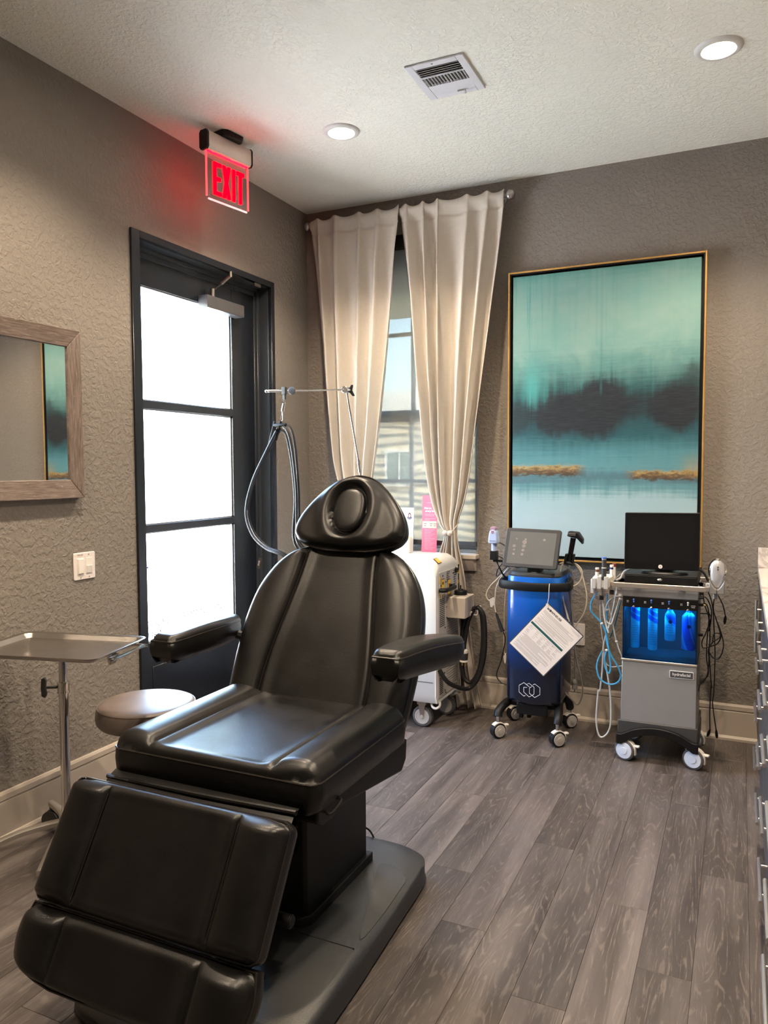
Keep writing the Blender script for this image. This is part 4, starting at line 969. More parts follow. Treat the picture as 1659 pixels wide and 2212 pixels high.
RF_R_CREAM_A=[(1.704,-0.340,0.922),(1.737,-0.340,0.937),(1.716,-0.340,0.915),(1.707,-0.340,0.869),(1.717,-0.340,0.831),(1.748,-0.340,0.810),(1.786,-0.340,0.814),(1.813,-0.340,0.844),(1.820,-0.340,0.886),(1.806,-0.340,0.913),(1.782,-0.340,0.929)]
RF_R_CREAM_B=[(1.708,-0.330,0.857),(1.708,-0.330,0.808),(1.726,-0.330,0.721),(1.755,-0.330,0.621)]
RF_R_CREAM_C=[(1.777,-0.300,0.921),(1.805,-0.300,0.884),(1.823,-0.300,0.828),(1.838,-0.300,0.749),(1.826,-0.300,0.670),(1.780,-0.300,0.592)]
RF_R_GREY_A=[(1.743,-0.260,0.922),(1.739,-0.260,0.854),(1.743,-0.260,0.765),(1.751,-0.260,0.658),(1.763,-0.260,0.551),(1.768,-0.260,0.517),(1.773,-0.260,0.409),(1.772,-0.260,0.297)]
RF_R_GREY_B=[(1.700,-0.280,0.911),(1.742,-0.280,0.888),(1.764,-0.280,0.847),(1.750,-0.280,0.821),(1.732,-0.280,0.827),(1.747,-0.280,0.750),(1.762,-0.280,0.626),(1.778,-0.280,0.450),(1.807,-0.280,0.324),(1.819,-0.280,0.239),(1.795,-0.280,0.172),(1.759,-0.280,0.196),(1.727,-0.280,0.228)]
RF_R_GREY_C=[(1.682,-0.360,0.892),(1.704,-0.360,0.830),(1.718,-0.360,0.781),(1.754,-0.360,0.640)]
RF_R_PLUG=[(1.772,-0.260,0.301),(1.771,-0.260,0.286),(1.771,-0.260,0.239)]
F_BLUE_A=[(1.920,-0.470,0.807),(1.893,-0.470,0.762),(1.889,-0.470,0.718),(1.905,-0.470,0.693),(1.943,-0.470,0.653),(1.964,-0.470,0.607),(1.977,-0.470,0.531),(1.987,-0.470,0.445),(1.981,-0.470,0.407),(1.964,-0.470,0.430),(1.959,-0.470,0.477),(1.967,-0.470,0.521)]
F_BLUE_B=[(1.964,-0.450,0.802),(1.964,-0.450,0.720),(1.963,-0.450,0.621),(1.964,-0.450,0.560),(1.987,-0.450,0.492),(2.017,-0.450,0.443),(2.034,-0.450,0.393),(2.014,-0.450,0.356),(1.972,-0.450,0.347),(1.934,-0.450,0.369),(1.919,-0.450,0.411),(1.921,-0.450,0.455),(1.943,-0.450,0.510)]
F_WHITE_A=[(1.940,-0.490,0.858),(1.946,-0.490,0.807),(1.953,-0.490,0.739),(1.962,-0.490,0.671),(1.979,-0.490,0.613)]
F_WHITE_B=[(2.008,-0.420,0.844),(1.996,-0.420,0.761),(1.973,-0.420,0.642),(1.945,-0.420,0.539),(1.941,-0.420,0.428),(1.930,-0.420,0.303),(1.921,-0.420,0.294),(1.913,-0.420,0.155),(1.923,-0.420,0.081),(1.943,-0.420,0.063),(1.973,-0.420,0.095),(1.985,-0.420,0.165),(1.977,-0.420,0.314),(1.956,-0.420,0.435)]
F_WHITE_C=[(2.024,-0.440,0.790),(1.991,-0.440,0.781),(1.972,-0.440,0.741),(1.988,-0.440,0.664),(2.010,-0.440,0.562),(2.038,-0.440,0.487)]
F_GREY_A=[(1.922,-0.400,0.753),(1.927,-0.400,0.634),(1.941,-0.400,0.534),(1.951,-0.400,0.447),(1.981,-0.400,0.423),(2.031,-0.400,0.433)]
F_WHITE_D=[(1.998,-0.460,0.785),(1.969,-0.460,0.757),(1.953,-0.460,0.687),(1.983,-0.460,0.650),(2.003,-0.460,0.703),(2.023,-0.460,0.774)]
F_TEAL=[(2.022,-0.380,0.767),(2.008,-0.380,0.707),(1.992,-0.380,0.631),(1.968,-0.380,0.563)]
F_BK_A=[(2.451,-0.400,0.814),(2.447,-0.400,0.748),(2.467,-0.400,0.679),(2.479,-0.400,0.622),(2.446,-0.400,0.590),(2.428,-0.400,0.550),(2.432,-0.400,0.509),(2.426,-0.400,0.433),(2.407,-0.400,0.393),(2.373,-0.400,0.374)]
F_BK_B=[(2.465,-0.420,0.822),(2.488,-0.420,0.775),(2.500,-0.420,0.722)]
F_BK_C=[(2.397,-0.330,0.812),(2.406,-0.330,0.754),(2.426,-0.330,0.692),(2.432,-0.330,0.595),(2.429,-0.330,0.544),(2.434,-0.330,0.459),(2.444,-0.330,0.353),(2.442,-0.330,0.363),(2.438,-0.330,0.247),(2.440,-0.330,0.142)]
F_BK_D=[(2.417,-0.360,0.835),(2.441,-0.360,0.761),(2.451,-0.360,0.636),(2.457,-0.360,0.511),(2.455,-0.360,0.341),(2.451,-0.360,0.276),(2.469,-0.360,0.152)]
F_BK_E=[(2.376,-0.380,0.806),(2.419,-0.380,0.792),(2.439,-0.380,0.723),(2.418,-0.380,0.637),(2.399,-0.380,0.585),(2.404,-0.380,0.556),(2.430,-0.380,0.563),(2.468,-0.380,0.583),(2.482,-0.380,0.626),(2.452,-0.380,0.628),(2.445,-0.380,0.581)]
F_BK_F=[(2.466,-0.390,0.685),(2.491,-0.390,0.604),(2.491,-0.390,0.554),(2.473,-0.390,0.511),(2.447,-0.390,0.516),(2.427,-0.390,0.548)]
F_BK_G=[(2.376,-0.350,0.759),(2.414,-0.350,0.762),(2.427,-0.350,0.704),(2.421,-0.350,0.606),(2.419,-0.350,0.505),(2.428,-0.350,0.421),(2.394,-0.350,0.374),(2.371,-0.350,0.333)]
F_BK_H=[(2.376,-0.350,0.715),(2.434,-0.350,0.709),(2.428,-0.350,0.632)]
F_CONN=[(2.079,-0.470,0.933),(2.047,-0.470,0.917),(2.031,-0.470,0.886),(2.010,-0.470,0.872)]
F_CONN2=[(2.377,-0.440,0.947),(2.404,-0.440,0.924),(2.423,-0.440,0.888)]
L_CORD_A=[(1.242,-0.300,0.660),(1.280,-0.300,0.610),(1.289,-0.300,0.476),(1.280,-0.300,0.363),(1.246,-0.300,0.251),(1.193,-0.300,0.191),(1.122,-0.300,0.177),(1.065,-0.300,0.219),(1.034,-0.300,0.280)]
L_CORD_B=[(1.223,-0.260,0.649),(1.173,-0.260,0.594),(1.146,-0.260,0.512),(1.139,-0.260,0.396),(1.144,-0.260,0.293),(1.159,-0.260,0.231),(1.197,-0.260,0.218),(1.239,-0.260,0.280),(1.259,-0.260,0.380),(1.265,-0.260,0.494),(1.256,-0.260,0.606),(1.229,-0.260,0.650)]
L_CORD_C=[(1.221,-0.280,0.644),(1.189,-0.280,0.576),(1.171,-0.280,0.490),(1.159,-0.280,0.403)]
HOSE_A=[(0.343,-0.900,1.638),(0.269,-0.900,1.518),(0.178,-0.900,1.358),(0.133,-0.900,1.195),(0.173,-0.900,1.071),(0.261,-0.900,1.000),(0.362,-0.900,0.967)]
HOSE_B=[(0.348,-0.880,1.639),(0.285,-0.880,1.542),(0.185,-0.880,1.383),(0.134,-0.880,1.207),(0.171,-0.880,1.082),(0.262,-0.880,1.005),(0.364,-0.880,0.972)]
HOSE_C=[(0.372,-0.900,1.649),(0.406,-0.900,1.612),(0.432,-0.900,1.503),(0.452,-0.900,1.311),(0.453,-0.900,1.141),(0.463,-0.900,1.032)]
HOSE_D=[(0.352,-0.860,1.657),(0.398,-0.860,1.638),(0.425,-0.860,1.528),(0.442,-0.860,1.309),(0.443,-0.860,1.138),(0.452,-0.860,1.028)]
HOSE_E=[(0.342,-0.880,1.627),(0.381,-0.880,1.601),(0.414,-0.880,1.455),(0.431,-0.880,1.261),(0.428,-0.880,1.029)]
# ------------------------------------------------------------------ shared: castor with hubs, brake
def castor(name,parent,c,r,w,mw,mt_,yaw,fork,brake=True,twin=False,top=.12):
    """wheel centre c, axle along the yaw direction"""
    ax=Vector((math.cos(yaw),math.sin(yaw),0)); c=Vector(c); fw=Vector((-ax.y,ax.x,0))
    bm=B(); cyl(bm,c-ax*w*.5,c+ax*w*.5,r,28); o=obj(name,bm,mt_,parent,bevel=.004)
    for s in (-1,1):
        bm=B(); lathe(bm,[(r*.80,0),(r*.78,.004),(r*.35,.0055),(r*.33,.008),(.001,.0085)],c+ax*s*w*.5,ax*s,24); obj('wheel_disc',bm,mw,o,smooth=True)
    bm=B(); P=[]
    for i in range(13):
        a=math.radians(20+115*i/12); P.append(a)
    pr=None
    for a in P:
        d=fw*math.cos(a)+Vector((0,0,math.sin(a)))
        q=[bm.verts.new(c+d*(r*k)+ax*(w*s)) for s,k in ((-.34,1.02),(.34,1.02),(.30,1.12),(-.30,1.12))]
        if pr: bridge(bm,pr,q)
        else: bm.faces.new(q[::-1])
        pr=q
    bm.faces.new(pr); obj('wheel_guard',bm,fork,o,smooth=True,angle=50)
    bm=B(); cyl(bm,c+Vector((0,0,r*1.08)),Vector((c.x,c.y,top)),.010,12); obj('stem',bm,M_chrome,o,smooth=True)
    if brake:
        bm=B(); q=c+fw*r*.80+Vector((0,0,r*.55)); M=axes(q,ax,fw,(0,0,1))
        box(bm,-w*.28,w*.28,-.004,.030,-.004,.006,M); box(bm,-w*.28,w*.28,.0,.014,-.045,-.004,M); obj('brake_lever',bm,fork,o,bevel=.003)
    return o
# ------------------------------------------------------------------ white laser cart
lz=thing('laser_cart','white medical laser cart on castors behind the chair, below the window','laser machine',(.78,-.35,0))
LX0,LX1,LYa,LYb=.42,1.09,-.535,-.165
bm=B(); sec=[(LYa+.02,.150),(LYa,.19),(LYa,.86),(LYa+.012,.905),(LYa+.045,.935),(LYa+.10,.944),(LYb-.08,.942),(LYb-.03,.925),(LYb,.885),(LYb,.19),(LYb-.02,.150)]
pv=None; RR=.058
for x in [LX0]+[LX1-RR+RR*math.sin(math.radians(a)) for a in (0,15,30,45,60,75,90)]:
    k=max(0,x-(LX1-RR)); dr_=RR-math.sqrt(max(0,RR*RR-k*k))
    rg=[bm.verts.new((x,y,z-dr_*(1 if z>.90 else (.45 if z>.8 else 0)))) for y,z in sec]
    if pv: bridge(bm,pv,rg)
    else: bm.faces.new(rg[::-1])
    pv=rg
bm.faces.new(pv); obj('body',bm,M_white,lz,bevel=.010,seg=3)
bm=B(); prism(bm,[(LYa+.035,.175),(LYa+.035,.862),(LYb-.028,.862),(LYb-.028,.175)],YZ,LX1-.006,LX1+.0045); rp=obj('rear_panel',bm,M_grey,lz,bevel=.002)
bm=B(); box(bm,LX1-.005,LX1+.004,LYb-.022,LYb-.010,.60,.872); obj('panel_gap',bm,M_black,lz)
bm=B(); box(bm,LX0+.1,LX1-.018,LYa-.002,LYa+.002,.268,.271); obj('seam_line',bm,M_dgrey,lz)
# grille low on the long side
bm=B(); prism(bm,rrect(.68,.905,.20,.262,.03,5),XZ,LYa-.003,LYa+.004); gr=obj('side_grille',bm,M_dgrey,lz)
for k in range(9):
    bm=B(); box(bm,.69,.895,LYa-.0052,LYa-.003,.205+k*.0062,.2075+k*.0062); obj('grille_bar',bm,M_grey,gr)
PXf=LX1+.0045
def onp(y0,y1,z0,z1,m,name,par=None,h=.0012):
    bm=B(); box(bm,PXf-.001,PXf+h,y0,y1,z0,z1); return obj(name,bm,m,par or rp)
for k in range(17): onp(-.492,-.415,.565+k*.0105,.5695+k*.0105,M_black,'vent_slot',h=.0008)
for k in range(28): onp(-.385,-.21,.215+k*.0138,.2205+k*.0138,M_greyprint,'louvre',h=.0016)
for k in range(9): onp(-.492,-.44,.195+k*.0105,.1995+k*.0105,M_black,'vent_slot',h=.0008)
for y,z,s,t_ in ((-.445,.795,.044,.048),(-.345,.765,.040,.082)):
    l=onp(y-s/2-.003,y+s/2+.003,z-t_/2-.004,z+t_/2+.004,M_brown,'warning_label'); onp(y-s/2,y+s/2,z-t_/2,z+t_/2,M_yellow,'label_face',l,.0017); onp(y-s*.25,y+s*.25,z-t_*.05,z+t_*.25,M_brown,'label_print',l,.002)
for y,z,a,b in ((-.497,.822,.012,.04),(-.497,.745,.014,.022),(-.20,.83,.014,.02),(-.205,.775,.012,.02),(-.495,.728,.012,.02),(-.445,.728,.012,.02)): onp(y,y+a,z-b/2,z+b/2,M_yellow,'label')
for y,z,a,b in ((-.497,.783,.014,.03),(-.478,.728,.018,.024)): onp(y,y+a,z-b/2,z+b/2,M_card,'label')
for k in range(9): onp(-.275+.004*(k%3),-.235-.004*(k%2),.845-k*.0125,.850-k*.0125,M_print,'print_line')
for k in range(6): onp(-.385,-.335-.01*(k%3),.850-k*.010,.854-k*.010,M_print,'print_line')
for y,z in ((-.445,.84),(-.40,.80),(-.475,.79),(-.445,.752),(-.385,.66),(-.385,.60),(-.41,.55),(-.28,.835),(-.24,.86),(-.28,.745),(-.405,.41),(-.42,.30),(-.41,.20),(-.25,.195),(-.22,.19),(-.40,.185)):
    bm=B(); cyl(bm,(PXf-.001,y,z),(PXf+.0025,y,z),.0045,8); obj('bolt',bm,M_black,rp)
bm=B(); box(bm,PXf-.001,PXf+.012,-.255,-.222,.835,.858); obj('socket',bm,M_black,rp,bevel=.002)
bm=B(); tube(bm,[(PXf,-.50,.768),(PXf+.028,-.49,.768),(PXf+.036,-.46,.768),(PXf+.036,-.37,.768),(PXf+.028,-.335,.768),(PXf,-.325,.768)],.0125,8,4); obj('grab_handle',bm,M_black,rp,smooth=True)
bm=B(); q=Vector((LX1-.058+.058*.66,-.463,.936-.058+.058*.75)); M=axes(q+Vector((.002,0,.002)),(0,1,0),Vector((-.75,0,.66)),Vector((.66,0,.75))); box(bm,-.024,.024,-.019,.019,-.004,.001,M); wl=obj('warning_label',bm,M_brown,lz)
bm=B(); box(bm,-.021,.021,-.016,.016,.001,.0016,M); obj('label_face',bm,M_yellow,wl)
bm=B(); prism(bm,rrect(.60,.862,.93,1.045,.028,6),XZ,-.36,-.30); obj('display_back',bm,M_whitep,lz,bevel=.01,seg=3)
# side box with cap, cord hook
bm=B(); box(bm,LX1+.003,LX1+.112,-.385,-.225,.600,.715); bx=obj('side_box',bm,mat('beige_box',(.46,.41,.36),.45,var=.03),lz,bevel=.003)
bm=B(); lathe(bm,[(.034,.715),(.036,.718),(.036,.735),(.033,.740),(.014,.742),(.012,.748)],(LX1+.05,-.28,0),n=24); cyl(bm,(LX1+.05,-.28,.745),(LX1+.05,-.28,.768),.004,8); obj('reservoir_cap',bm,M_black,bx,smooth=True,angle=50)
bm=B(); tube(bm,[(LX1+.112,-.27,.608),(LX1+.135,-.27,.604),(LX1+.147,-.27,.612),(LX1+.149,-.27,.640),(LX1+.163,-.272,.658)],.0045,8,4); tube(bm,[(LX1+.112,-.30,.606),(LX1+.118,-.305,.622),(LX1+.125,-.305,.628)],.0045,8,4); obj('cord_hook',bm,M_whitep,bx,smooth=True)
bm=B(); cyl(bm,(LX1+.045,-.24,.16),(LX1+.045,-.24,.60),.007,8); obj('drain_tube',bm,M_black,bx,smooth=True)
bm=B(); cyl(bm,(LX1-.02,-.22,.13),(LX1+.03,-.22,.15),.012,10); cyl(bm,(LX1-.02,-.26,.128),(LX1+.025,-.26,.145),.008,10); obj('drain_valves',bm,M_chrome,lz,smooth=True)
for x,y in ((.985,-.462),(1.03,-.22),(.50,-.462),(.50,-.22)):
    bm=B(); c=Vector((x,y,.058)); cyl(bm,c-Vector((.0,.016,0)),c+Vector((.0,.016,0)),.058,28); o=obj('castor_wheel',bm,M_rubber,lz,bevel=.005)
    bm=B(); lathe(bm,[(.043,0),(.042,.003),(.034,.003),(.033,.001),(.012,.001),(.010,.006),(.001,.007)],c-Vector((0,.016,0)),(0,-1,0),24); obj('wheel_disc',bm,M_wheelg,o,smooth=True)
    bm=B()
    for s in (-1,1): prism(bm,[(x-.020,.128),(x+.020,.128),(x+.008,.050),(x-.008,.050)],XZ,y+s*.020-.0015,y+s*.020+.0015)
    box(bm,x-.026,x+.026,y-.026,y+.026,.126,.152); obj('fork',bm,M_steel,o)
bm=B(); tube(bm,[(1.045,-.49,.150),(1.055,-.50,.128),(1.075,-.50,.120),(1.092,-.49,.132),(1.09,-.48,.152)],.007,8,4); obj('tie_down_loop',bm,M_white,lz,smooth=True)
# hose arm
bm=B(); cyl(bm,(.655,-.55,.90),(.650,-.55,1.42),.007,12); cyl(bm,(.648,-.55,1.40),(.640,-.55,1.47),.0095,12); cyl(bm,(.640,-.55,1.46),(.574,-.56,1.85),.0058,10); obj('hose_arm_post',bm,M_chrome,lz,smooth=True)
bm=B(); cyl(bm,(.572,-.585,1.857),(.572,-.545,1.857),.020,20); aj=obj('hose_arm_joint',bm,M_chrome,lz,bevel=.003)
bm=B(); prism(bm,[(-.006,.012),(.006,.030),(.012,.028),(.006,.0),(.022,-.030),(.014,-.034),(-.006,-.012)],lambda u,w_,d:Vector((.588+u,d,1.857+w_)),-.545,-.528); obj('wing_knob',bm,M_black,aj,bevel=.002)
bm=B(); cyl(bm,(.572,-.575,1.857),(.285,-.90,1.834),.0048,10); cyl(bm,(.325,-.855,1.837),(.288,-.897,1.834),.008,10); obj('hose_arm_bar',bm,M_chrome,lz,smooth=True)
bm=B(); sphere(bm,(.280,-.905,1.8335),.0095,12); obj('end_ball',bm,M_chrome,lz,smooth=True)
bm=B(); box(bm,.347,.369,-.866,-.842,1.818,1.856); box(bm,.351,.365,-.861,-.847,1.790,1.818); cyl(bm,(.384,-.825,1.838),(.384,-.820,1.838),.022,14); obj('hose_clamp',bm,M_dgrey,lz,bevel=.003)
bm=B(); tube(bm,[(.357+.008*math.cos(t),-.857,1.777+.009*math.sin(t)) for t in [2*PI*i/12 for i in range(12)]],.0018,5,1,closed=True,sm=False); cyl(bm,(.356,-.857,1.768),(.350,-.862,1.728),.0085,10); cyl(bm,(.350,-.862,1.728),(.349,-.863,1.718),.003,6)
tube(bm,[(.348,-.864,1.722),(.340,-.866,1.700),(.336,-.868,1.688),(.341,-.868,1.676),(.352,-.868,1.680),(.354,-.868,1.694),(.350,-.865,1.712)],.0018,5,3,closed=True); obj('spring_hanger',bm,M_chrome,lz,smooth=True)
bm=B(); hm=Vector((.340,-.885,1.655))
for s in (-1,1): box(bm,-.004,.004,-.008,.008,-.10 if s<0 else -.085,.022,axes(hm+Vector((s*.018-.012,0,0)),(.95,0,-.3),(0,1,0),(.3,0,.95)))
cyl(bm,hm+Vector((-.03,0,.0)),hm+Vector((.045,0,.0)),.010,10); obj('hose_bracket',bm,M_black,lz,bevel=.002)
for pth in (HOSE_A,HOSE_B,HOSE_C,HOSE_D,HOSE_E):
    bm=B(); e_=pth[-1]; tube(bm,[(max(x,.06),y,z) for x,y,z in pth]+[(e_[0]+.10,e_[1]+.08,e_[2]-.10),(e_[0]+.20,-.60,e_[2]-.16),(e_[0]+.24,-.53,e_[2]-.17)],.0075,8,5); obj('hose',bm,M_cord,lz,smooth=True)
# power cord coiled over the hook, with its twist-lock plug
bm=B(); tube(bm,L_CORD_A[:-3]+[(1.155,-.40,.225),(1.128,-.478,.273),(1.096,-.503,.338)],.0125,10,5); tube(bm,L_CORD_B,.0125,10,5); tube(bm,L_CORD_C,.011,10,5); pc=obj('power_cord',bm,M_cord,lz,smooth=True)
q=L_CORD_C[-1]; bm=B(); lathe(bm,[(.014,.005),(.023,0),(.0245,-.004),(.0245,-.016),(.020,-.018)],q,(0,0,1),20); pg=obj('plug_cap',bm,M_whitep,pc,smooth=True,angle=45)
bm=B(); lathe(bm,[(.024,-.017),(.0255,-.020),(.024,-.024),(.0225,-.055),(.021,-.058)],q,(0,0,1),20); obj('plug_body',bm,M_dgrey,pc,smooth=True,angle=45)
bm=B(); lathe(bm,[(.0225,-.057),(.0245,-.060),(.0245,-.067),(.02,-.069)],q,(0,0,1),20); obj('plug_ring',bm,M_whitep,pc,smooth=True,angle=45)
bm=B()
for dx in (-.009,.010): box(bm,q[0]+dx-.004,q[0]+dx+.004,q[1]-.003,q[1]+.003,q[2]-.090,q[2]-.067)
obj('plug_pins',bm,mat('brass_pin',(.72,.56,.22),.3,metal=.8),pc)
# ------------------------------------------------------------------ brochures on the sill
def brochure(name,label,x0,x1,m,z0,z1):
    t=thing(name,label,'brochure',((x0+x1)/2,-.040,z0)); M=axes(((x0+x1)/2,-.048,z0),(1,0,.0),(0,.06,.998),(0,-.998,.06))
    w=(x1-x0)/2; h=z1-z0
    bm=B(); box(bm,-w,w,0,h,-.0012,0,M); o=obj('card',bm,m,t)
    bm=B(); box(bm,-w*.6,w*.6,0,h*.55,-.0012,0,axes(((x0+x1)/2,-.010,z0),(1,0,0),(0,-.08,.997),(0,-.997,-.08))); obj('easel_back',bm,m,t)
    return t,o,M,w,h
t,o,M,w,h=brochure('pink_brochure','tall pink standing card with a band of printed eyes on the window sill',.808,.905,M_pink,WZ0,1.262)
def pr(x0,x1,y0,y1,m,name,par,M,z=.0006):
    bm=B(); box(bm,x0,x1,y0,y1,-.0001,z,M); return obj(name,bm,m,par)
ph=pr(-w+.004,w-.004,.150,.192,M_skin,'photo_band',o,M)
M_hair=mat('printed_brow',(.12,.07,.05),.7)
for x in (-.028,.010,.034):
    pr(x-.009,x+.010,.175,.1785,M_hair,'brow',ph,M,.0009); pr(x-.007,x+.007,.163,.1665,M_hair,'eye',ph,M,.0009)
text('headline','Not an',.016,M@Matrix.Translation((-.012,.270,.0006)),M_whiteprint,o,.0002,bold=.0006); text('headline','every face',.016,M@Matrix.Translation((.004,.253,.0006)),M_whiteprint,o,.0002,bold=.0006)
bm=B()
for y,a,b in ((.302,-.02,.02),(.232,-.03,.04),(.224,-.03,.03),(.206,-.03,.04),(.198,-.03,.0),*[(.140-k*.009,-.030,.036-.012*((k*7)%3)) for k in range(14)]): box(bm,a,b,y,y+.002,-.0001,.0004,M)
obj('print_lines',bm,M_pinkl,o)['kind']='stuff'
t,o,M,w,h=brochure('white_brochure','white standing card with a small portrait and bottle, left of the pink card',.640,.752,M_white,WZ0,1.185)
bm=B(); prism(bm,[(.029+.019*math.cos(a),.218+.019*math.sin(a)) for a in [2*PI*i/24 for i in range(24)]],lambda u,w_,d:M@Vector((u,w_,d)),-.0001,.0004); pt=obj('portrait',bm,mat('portrait_ground',(.75,.74,.75),.6),o)
bm=B(); prism(bm,[(.029+.0175*math.cos(a),.2135+(.0145 if a>PI else .004)*math.sin(a)) for a in [2*PI*i/20 for i in range(20)]],lambda u,w_,d:M@Vector((u,w_,d)),.0004,.0006); obj('portrait_coat',bm,mat('printed_coat',(.12,.13,.2),.7),pt)
bm=B(); prism(bm,[(.029+.010*math.cos(a),.224+.016*math.sin(a)) for a in [2*PI*i/20 for i in range(20)]],lambda u,w_,d:M@Vector((u,w_,d)),.0006,.0008); obj('portrait_hair',bm,mat('printed_hair',(.09,.02,.03),.7),pt)
bm=B(); prism(bm,[(.029+.006*math.cos(a),.222+.0105*math.sin(a)) for a in [2*PI*i/20 for i in range(20)]],lambda u,w_,d:M@Vector((u,w_,d)),.0008,.001); obj('portrait_face',bm,mat('printed_face',(.75,.36,.30),.7),pt)
text('headline','n',.026,M@Matrix.Translation((.001,.205,.0004)),M_greyprint,o,.0002)
bm=B()
for y in (.187,.180): box(bm,-.03,.022,y,y+.002,-.0001,.0004,M)
obj('print_lines',bm,M_greyprint,o)['kind']='stuff'
bm=B(); box(bm,.002,.019,.092,.118,-.0001,.0005,M); box(bm,.004,.017,.118,.126,-.0001,.0005,M); box(bm,.007,.014,.126,.140,-.0001,.0005,M); obj('bottle_print',bm,mat('printed_bottle',(.10,.10,.11),.6),o)
# ------------------------------------------------------------------ blue treatment machine
rf=thing('blue_treatment_cart','blue and black treatment machine with a tilted touch screen, on castors','treatment machine',(1.585,-.30,0))
bx0,bx1,by0=1.442,1.728,-.415
def rfsec(z,inset=0,front=.030):
    x0,x1=bx0+inset,bx1-inset; out=[]
    for i in range(13):
        u=i/12; x=x0+(x1-x0)*u; out.append((x,by0+inset-front*(1-(2*u-1)**2)-.0))
    # round the two front corners
    out[0]=(x0,by0+inset+.020); out.insert(1,(x0+.006,by0+inset+.006)); out[-1]=(x1,by0+inset+.020); out.insert(-1,(x1-.006,by0+inset+.006))
    out+= [(x1,-.14),(x1-.02,-.12),(x0+.02,-.12),(x0,-.14)]
    return out
bm=B(); pr_=None
for z,ins in ((.182,.020),(.196,.004),(.21,0),(.60,0),(.852,.002),(.858,.004)):
    rg=[bm.verts.new((x,y,z)) for x,y in rfsec(z,ins)]
    if pr_: bridge(bm,pr_,rg)
    else: bm.faces.new(rg[::-1])
    pr_=rg
bm.faces.new(pr_); obj('body',bm,M_rf,rf,smooth=True,angle=40)
bm=B(); pr_=None
for z,ins in ((.858,.006),(.866,.004),(.880,.010),(.888,.030)):
    rg=[bm.verts.new((x,y,z)) for x,y in rfsec(z,ins)]
    if pr_: bridge(bm,pr_,rg)
    else: bm.faces.new(rg[::-1])
    pr_=rg
bm.faces.new(pr_); dk=obj('top_deck',bm,M_dgrey,rf,smooth=True,angle=40)
bm=B(); M=axes((1.590,-.425,.877),(1,0,0),(0,.55,.83),(0,-.83,.55)); cyl(bm,M@Vector((0,0,0)),M@Vector((0,0,.006)),.0155,24); lb=obj('power_button',bm,M_card,dk,bevel=.0015)
bm=B(); tube(bm,[M@Vector((.009*math.cos(a),.009*math.sin(a),.0062)) for a in [math.radians(120+300*i/16) for i in range(17)]],.0009,5,1,sm=False); obj('button_mark',bm,M_skin,lb)
bm=B(); H_=[(1.440,-.20,.815),(1.415,-.30,.815),(1.408,-.39,.815),(1.425,-.435,.815),(1.50,-.462,.813),(1.585,-.470,.812),(1.67,-.462,.813),(1.750,-.435,.815),(1.768,-.39,.815),(1.76,-.30,.815),(1.73,-.20,.815)]
P_=catmull(H_,4); pv=None
for i,p_ in enumerate(P_):
    d=(P_[min(i+1,len(P_)-1)]-P_[max(i-1,0)]); d.z=0; d.normalize(); n=Vector((-d.y,d.x,0))
    q_=[bm.verts.new(p_+n*a+Vector((0,0,b))) for a,b in ((-.006,-.022),(.006,-.022),(.010,-.014),(.010,.014),(.006,.022),(-.006,.022),(-.010,.014),(-.010,-.014))]
    if pv: bridge(bm,pv,q_)
    else: bm.faces.new(q_[::-1])
    pv=q_
bm.faces.new(pv); obj('handle_ring',bm,M_black,rf,smooth=True,angle=60)
# tablet
TBx,TBz=Vector((1,.0,-.022)).normalized(),Vector((.075,.22,.97)).normalized()
TBn=TBx.cross(TBz).normalized(); TBM=axes((1.580,-.435,1.008),TBx,TBz,TBn)
bm=B(); prism(bm,rrect(-.142,.142,-.102,.102,.012,5),lambda u,w_,d:TBM@Vector((u,w_,d)),-.020,.004); tb_=obj('tablet',bm,M_dgrey,rf,bevel=.003)
bm=B(); box(bm,-.1215,.1215,-.084,.084,.004,.0046,TBM); sc=obj('tablet_screen',bm,mat('dim_screen',(.095,.092,.085),.10,var=.04,emit=(.10,.095,.085),es=.35),tb_)
for x,y,s in ((-.083,.046,.005),(-.092,.008,.009),(-.090,-.012,.006),(-.090,-.034,.007),(-.040,.030,.012),(-.041,.010,.010),(-.043,-.012,.008),(-.045,-.034,.008),(-.036,.045,.006),(.061,.047,.007)):
    bm=B(); prism(bm,[(x+s*math.cos(a),y+s*.9*math.sin(a)) for a in [2*PI*i/12 for i in range(12)]],lambda u,w_,d:TBM@Vector((u,w_,d)),.0046,.0048); obj('screen_icon',bm,mat('faint_icon',(.15,.13,.12),.3,var=.25,emit=(.13,.10,.09),es=.5),sc)
bm=B(); box(bm,1.555,1.625,-.43,-.36,.884,.912); tube(bm,[(1.59,-.38,.90),(1.59,-.385,.94),(1.585,-.41,.99)],.018,10,3); obj('tablet_stand',bm,M_black,rf,bevel=.004)
for x in (1.505,1.670):
    bm=B(); sphere(bm,(x,-.425,.905),.014,12,(1.1,1,.45)); obj('stand_knob',bm,M_chrome,rf,smooth=True)
